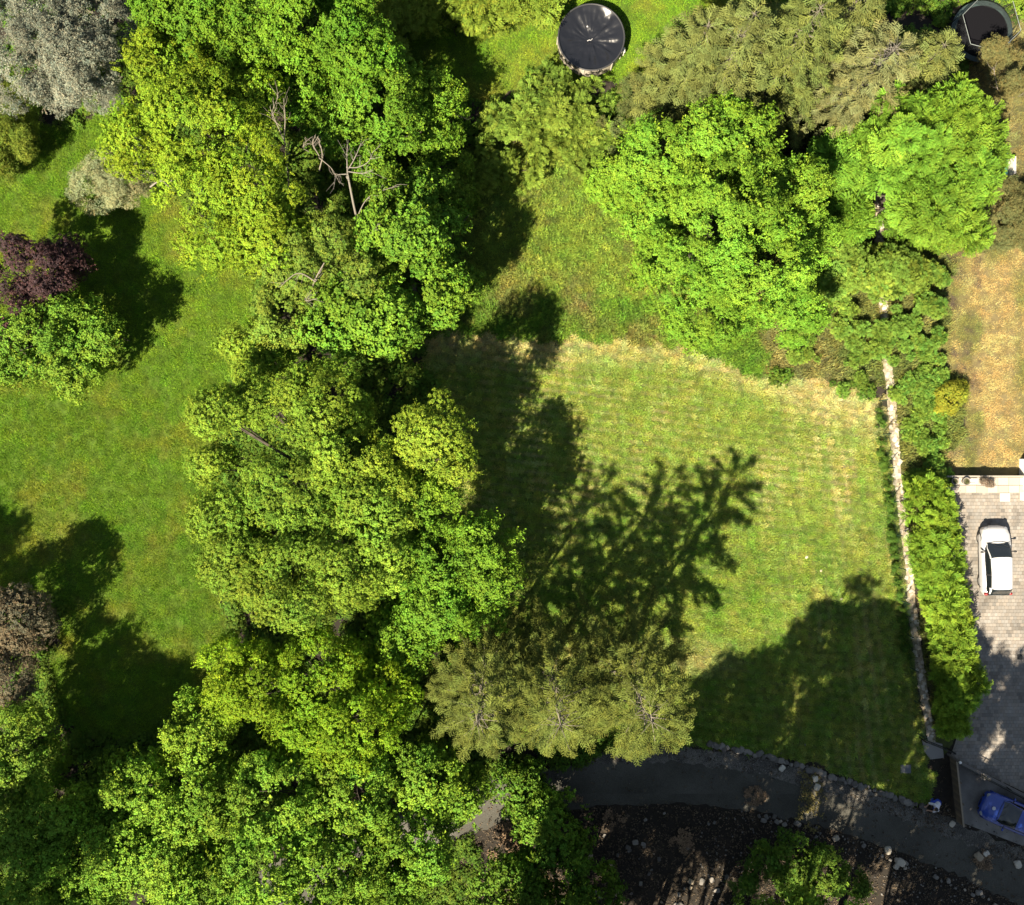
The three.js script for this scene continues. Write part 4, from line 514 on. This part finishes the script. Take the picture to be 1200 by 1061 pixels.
function car(label, pos, turn, o) {
  const t = thing(o.name, label, 'car', pos, turn), L = o.L, w = o.W / 2, paint = o.paint, z = (u) => (u - 0.5) * L;
  const width = [[0, 0.30], [0.012, 0.62], [0.05, 0.84], [0.14, 0.96], [0.3, 1], [0.8, 1], [0.93, 0.95], [0.985, 0.8], [1, 0.5]], top = [[0, 0.5], [0.012, 0.62], [0.05, 0.74], [0.12, 0.82], [0.3, o.belt], [0.8, o.belt + 0.05], [0.95, o.belt], [0.99, 0.78], [1, 0.6]];
  const crossB = (u, v) => { const a = v * 2 * Math.PI, ww = w * lerpT(width, u), hi = lerpT(top, u), lo = u < 0.03 || u > 0.97 ? 0.34 : 0.2, mid = (hi + lo) / 2, hh = (hi - lo) / 2; const sx = sp(Math.cos(a), 0.42), sy = sp(Math.sin(a), 0.5); const crown = sy > 0.9 ? 0.03 * (1 - sx * sx) : 0; return [ww * sx * (sy > 0 ? 1 - 0.06 * sy * sy : 1), mid + hh * sy + crown, z(u)]; };
  part('body', loft(60, 56, crossB), paint, t);
  const c0 = o.c0, c1 = o.c1, roofH = [[c0, o.belt - 0.02], [o.r0, o.roof - 0.05], [(o.r0 + o.r1) / 2, o.roof], [o.r1, o.roof - 0.06], [c1, o.belt + 0.02]], cabW = [[c0, 0.7], [c0 + 0.08, 0.84], [o.r0, 0.86], [o.r1, 0.82], [c1, 0.7]];
  const cab = (off) => (uu, v) => { const u = c0 + (c1 - c0) * uu, a = Math.PI * v, hi = lerpT(roofH, u), wb = w * lerpT(cabW, u), base = o.belt - 0.06, k = clamp((hi - base) / (o.roof - base)); const sx = sp(Math.cos(a), 0.5), sy = sp(Math.sin(a), 0.42); return [(wb * (1 - 0.2 * k * sy) + off) * sx, base + (hi - base) * sy + off * sy, z(u)]; };
  part('windows', loft(40, 40, cab(0)), glass, t);
  const f1 = cab(0.014), uA = (o.r0 - c0) / (c1 - c0), uB = (o.r1 - c0) / (c1 - c0);
  part('roof', loft(24, 30, (a, b) => { const bow = 0.03 * Math.pow(2 * b - 1, 2); return f1(uA + bow + (uB - uA - 1.6 * bow) * a, 0.155 + 0.69 * b); }), paint, t);
  const f2 = cab(0.01); for (const s of [0, 1]) for (const [p0, p1, wd] of [[0.02, uA + 0.03, 0.03], [(uA + uB) / 2 + 0.02, (uA + uB) / 2 + 0.05, 0], [uB - 0.03, 0.97, 0.05]]) part('pillar', loft(10, 4, (a, b) => wd ? f2(p0 + (p1 - p0) * a, s ? 1 - (0.1 + 0.05 * a + (b - 0.5) * wd * 2) : 0.1 + 0.05 * a + (b - 0.5) * wd * 2) : f2(p0 + (p1 - p0) * b, s ? 1 - 0.16 * a : 0.16 * a)), wd ? paint : plastic, t);
  for (const sx of [-1, 1]) {
    part('headlight', new THREE.SphereGeometry(1, 16, 10)
      .scale(0.13, 0.05, 0.15).translate(sx * w * 0.64, 0.66, z(0.052)), phys(0.2, 0.21, 0.23, 0.1, { clearcoat: 1 }), t);
    part('tail_light', new THREE.SphereGeometry(1, 14, 8).scale(0.12, 0.1, 0.09).translate(sx * w * 0.8, 0.82, z(0.968)), phys(0.25, 0.01, 0.01, 0.2, { clearcoat: 1 }), t);
    const mi = part('wing_mirror', new THREE.SphereGeometry(1, 12, 8).scale(0.1, 0.07, 0.06).translate(sx * (w + 0.07), o.belt + 0.05, z(c0 + 0.13)), o.mirror ?? paint, t); part('arm', box(0.26, 0.03, 0.05, sx * (w - 0.06), o.belt + 0.02, z(c0 + 0.13)), plastic, mi);
    part('sill', box(0.05, 0.12, L * 0.42, sx * (w - 0.07), 0.25, 0, 0.02), plastic, t);
    for (const u of [0.185, 0.8]) { const wh = part('wheel', new THREE.CylinderGeometry(0.31, 0.31, 0.2, 28).rotateZ(Math.PI / 2).translate(sx * (w - 0.17), 0.31, z(u)), rubber, t); part('rim', new THREE.CylinderGeometry(0.2, 0.2, 0.21, 20).rotateZ(Math.PI / 2).translate(sx * (w - 0.165), 0.31, z(u)), rimM, wh); part('wheel_arch', new THREE.TorusGeometry(0.345, 0.035, 6, 20, Math.PI).rotateY(Math.PI / 2).translate(sx * (w - 0.055), 0.31, z(u)), o.arch ?? paint, t); }
  }
  part('grille', box(w * 1.1, 0.14, 0.06, 0, 0.46, z(0.012), 0.02), plastic, t);
  part('bonnet_seam', tube([V(-w * 0.8, o.belt - 0.005, z(c0 + 0.01)), V(0, o.belt + 0.03, z(c0 - 0.012)), V(w * 0.8, o.belt - 0.005, z(c0 + 0.01))], 0.012, 0.012, 16, 5), plastic, t);
  for (const sx of [-0.35, 0.25]) part('wiper', tube([V(sx * w, o.belt + 0.045, z(c0 + 0.02)), V(sx * w + 0.2, o.belt + 0.13, z(c0 + 0.05)), V(sx * w + 0.42, o.belt + 0.15, z(c0 + 0.055))], 0.008, 0.008, 6, 4), plastic, t);
  part('rear_bumper', box(w * 1.5, 0.14, 0.12, 0, 0.42, z(0.985), 0.04), o.bumper ?? paint, t);
  if (o.spoiler) part('spoiler', box(w * 1.2, 0.03, 0.16, 0, o.roof - 0.05, z(o.r1 + 0.02), 0.012), paint, t);
  if (o.extra) o.extra(t, w, z);
  return t;
}
const WHITE = phys(0.52, 0.525, 0.535, 0.35, { clearcoat: 0.8, clearcoatRoughness: 0.1 }), BLUE = phys(0.01, 0.045, 0.3, 0.35, { clearcoat: 1, clearcoatRoughness: 0.06 });
car('white hatchback parked on the beige paved drive', W(1166.5, 657, 0.6).setY(0.05), 0.02, { name: 'parked_car', L: 4.05, W: 1.76, belt: 0.93, roof: 1.5, c0: 0.235, c1: 0.985, r0: 0.43, r1: 0.89, paint: WHITE, arch: plastic, mirror: plastic });
car('blue hatchback with white round mark on bonnet, standing on concrete forecourt', W(1187, 956, 0.6).setY(0.04), 1.17, { name: 'parked_car', L: 3.95, W: 1.72, belt: 0.9, roof: 1.45, c0: 0.25, c1: 0.985, r0: 0.47, r1: 0.88, paint: BLUE, extra: (t, w, z) => part('bonnet_mark', new THREE.CylinderGeometry(0.11, 0.11, 0.012, 24).rotateX(0.06).translate(0, 0.892, z(0.155)), mat(0.5, 0.51, 0.54, 0.5), t) });
// ------------------------------------------------------------------ person crouching at the road edge
{
  const t = thing('person', 'dark-haired person in white top and blue trousers crouching at the road edge', 'person', W(1093, 939), Math.atan2(-0.9, 0.44)), P = (x, y, z) => V(x, y, z);
  const seg = (p, a, b, ra, rb) => { const ab = b.clone().sub(a), h = clamp(p.clone().sub(a).dot(ab) / ab.lengthSq()); return p.distanceTo(a.clone().addScaledVector(ab, h)) - (ra + (rb - ra) * h); };
  function field(bones, cen, half, res, k = 0.03) {
    const mc = new MarchingCubes(res, new THREE.MeshStandardMaterial(), false, false, 120000); mc.isolation = 0; const p = V(), size = mc.size;
    for (let z = 0; z < size; z++) for (let y = 0; y < size; y++) for (let x = 0; x < size; x++) {
      p.set(cen.x + (x / mc.halfsize - 1) * half, cen.y + (y / mc.halfsize - 1) * half, cen.z + (z / mc.halfsize - 1) * half); let d = 9;
      for (const [a, b, ra, rb] of bones) { const e = seg(p, a, b, ra, rb), h = clamp(0.5 + 0.5 * (d - e) / k); d = d + (e - d) * h - k * h * (1 - h); }
      mc.field[x + y * size + z * size * size] = -d;
    }
    mc.update(); const n = mc.count, g = new THREE.BufferGeometry(), pos = mc.positionArray.slice(0, n * 3), nor = mc.normalArray.slice(0, n * 3); for (let i = 0; i < n; i++) { pos[i * 3] = pos[i * 3] * half + cen.x; pos[i * 3 + 1] = pos[i * 3 + 1] * half + cen.y; pos[i * 3 + 2] = pos[i * 3 + 2] * half + cen.z; }
    g.setAttribute('position', new THREE.BufferAttribute(pos, 3)); g.setAttribute('normal', new THREE.BufferAttribute(nor, 3)); return g;
  }
  const hip = (s) => P(s * 0.1, 0.43, -0.17), knee = (s) => P(s * 0.2, 0.5, 0.22), ank = (s) => P(s * 0.14, 0.09, -0.02), toe = (s) => P(s * 0.17, 0.04, 0.17), sh = (s) => P(s * 0.18, 0.83, 0.16), el = (s) => P(s * 0.27, 0.6, 0.36), wr = (s) => P(s * 0.13, 0.5, 0.56);
  const pel = P(0, 0.45, -0.16), wai = P(0, 0.6, -0.04), che = P(0, 0.77, 0.11), nek = P(0, 0.9, 0.2), hd = P(0, 1.02, 0.28);
  const both = (f) => [-1, 1].flatMap(f), legs = (e) => both((s) => [[hip(s), knee(s), 0.095 + e, 0.062 + e], [knee(s), ank(s), 0.062 + e, 0.042 + e]]), torso = (e) => [[pel, wai, 0.14 + e, 0.125 + e], [wai, che, 0.125 + e, 0.14 + e], [sh(-1), sh(1), 0.065 + e, 0.065 + e], [che, nek, 0.1 + e, 0.058]], arms = (e, f = 1) => both((s) => [[sh(s), el(s), 0.052 + e, 0.042 + e], ...(f > 1 ? [[el(s), wr(s), 0.042 + e, 0.028 + e]] : [])]);
  const body = field([...torso(0), ...legs(0), ...arms(0, 2), [nek, hd, 0.056, 0.06], ...both((s) => [[ank(s), toe(s), 0.045, 0.035]])], P(0, 0.58, 0.15), 0.68, 76);
  const head = field([[P(0, 1.06, 0.27), P(0, 1.0, 0.33), 0.095, 0.07], [P(0, 1.02, 0.385), P(0, 0.99, 0.405), 0.014, 0.02], [P(0, 0.945, 0.36), P(0, 0.95, 0.34), 0.035, 0.04], ...both((s) => [[P(s * 0.092, 1.02, 0.28), P(s * 0.095, 1.04, 0.27), 0.018, 0.018]])], P(0, 1.02, 0.3), 0.17, 56, 0.02);
  const hand = (s) => { const w = wr(s), f = []; f.push([w, w.clone().add(P(-s * 0.02, -0.03, 0.07)), 0.03, 0.035]); const pa = w.clone().add(P(-s * 0.02, -0.03, 0.07)); [-0.03, -0.01, 0.01, 0.03].forEach((x, i) => { const a = pa.clone().add(P(x, 0, 0.015)), b = a.clone().add(P(x * 0.3, -0.025, [0.028, 0.036, 0.034, 0.024][i])), c = b.clone().add(P(0, -0.035, 0.008)); f.push([a, b, 0.009, 0.0085], [b, c, 0.0085, 0.008]); }); const th = w.clone().add(P(-s * 0.045, -0.02, 0.035)); f.push([w.clone().add(P(-s * 0.02, -0.01, 0.02)), th, 0.014, 0.011], [th, th.clone().add(P(-s * 0.012, -0.025, 0.028)), 0.011, 0.009]); return field(f, pa, 0.13, 48, 0.008); };
  const skin = mat(0.42, 0.25, 0.17, 0.6), shirtM = mat(0.72, 0.72, 0.78, 0.85), jeans = mat(0.02, 0.06, 0.42, 0.85), hairM = mat(0.015, 0.012, 0.012, 0.6);
  const ns = (g) => g; part('body', mergeGeometries([body, head, hand(-1), hand(1)].map(ns)), skin, t);
  part('shirt', field([...torso(0.018).slice(1), ...arms(0.02, 1), [pel.clone().lerp(wai, 0.6), wai, 0.15, 0.145]], P(0, 0.72, 0.12), 0.48, 64), shirtM, t);
  part('trousers', field([...legs(0.016), [pel, pel.clone().lerp(wai, 0.55), 0.16, 0.145]], P(0, 0.36, 0), 0.46, 64), jeans, t);
  part('hair', field([[P(0, 1.075, 0.255), P(0, 1.03, 0.235), 0.1, 0.09], [P(0, 1.1, 0.29), P(0, 1.08, 0.3), 0.07, 0.06]], P(0, 1.05, 0.26), 0.17, 44, 0.02), hairM, t);
  for (const s of [-1, 1]) part('shoe', field([[ank(s).add(P(0, -0.035, -0.03)), toe(s).add(P(0, 0.003, 0.02)), 0.05, 0.042]], ank(s).lerp(toe(s), 0.5), 0.2, 36), mat(0.05, 0.05, 0.055, 0.7), t);
}
shade(scene);
console.log('copies', leafTotal);
renderer.render(scene, camera);
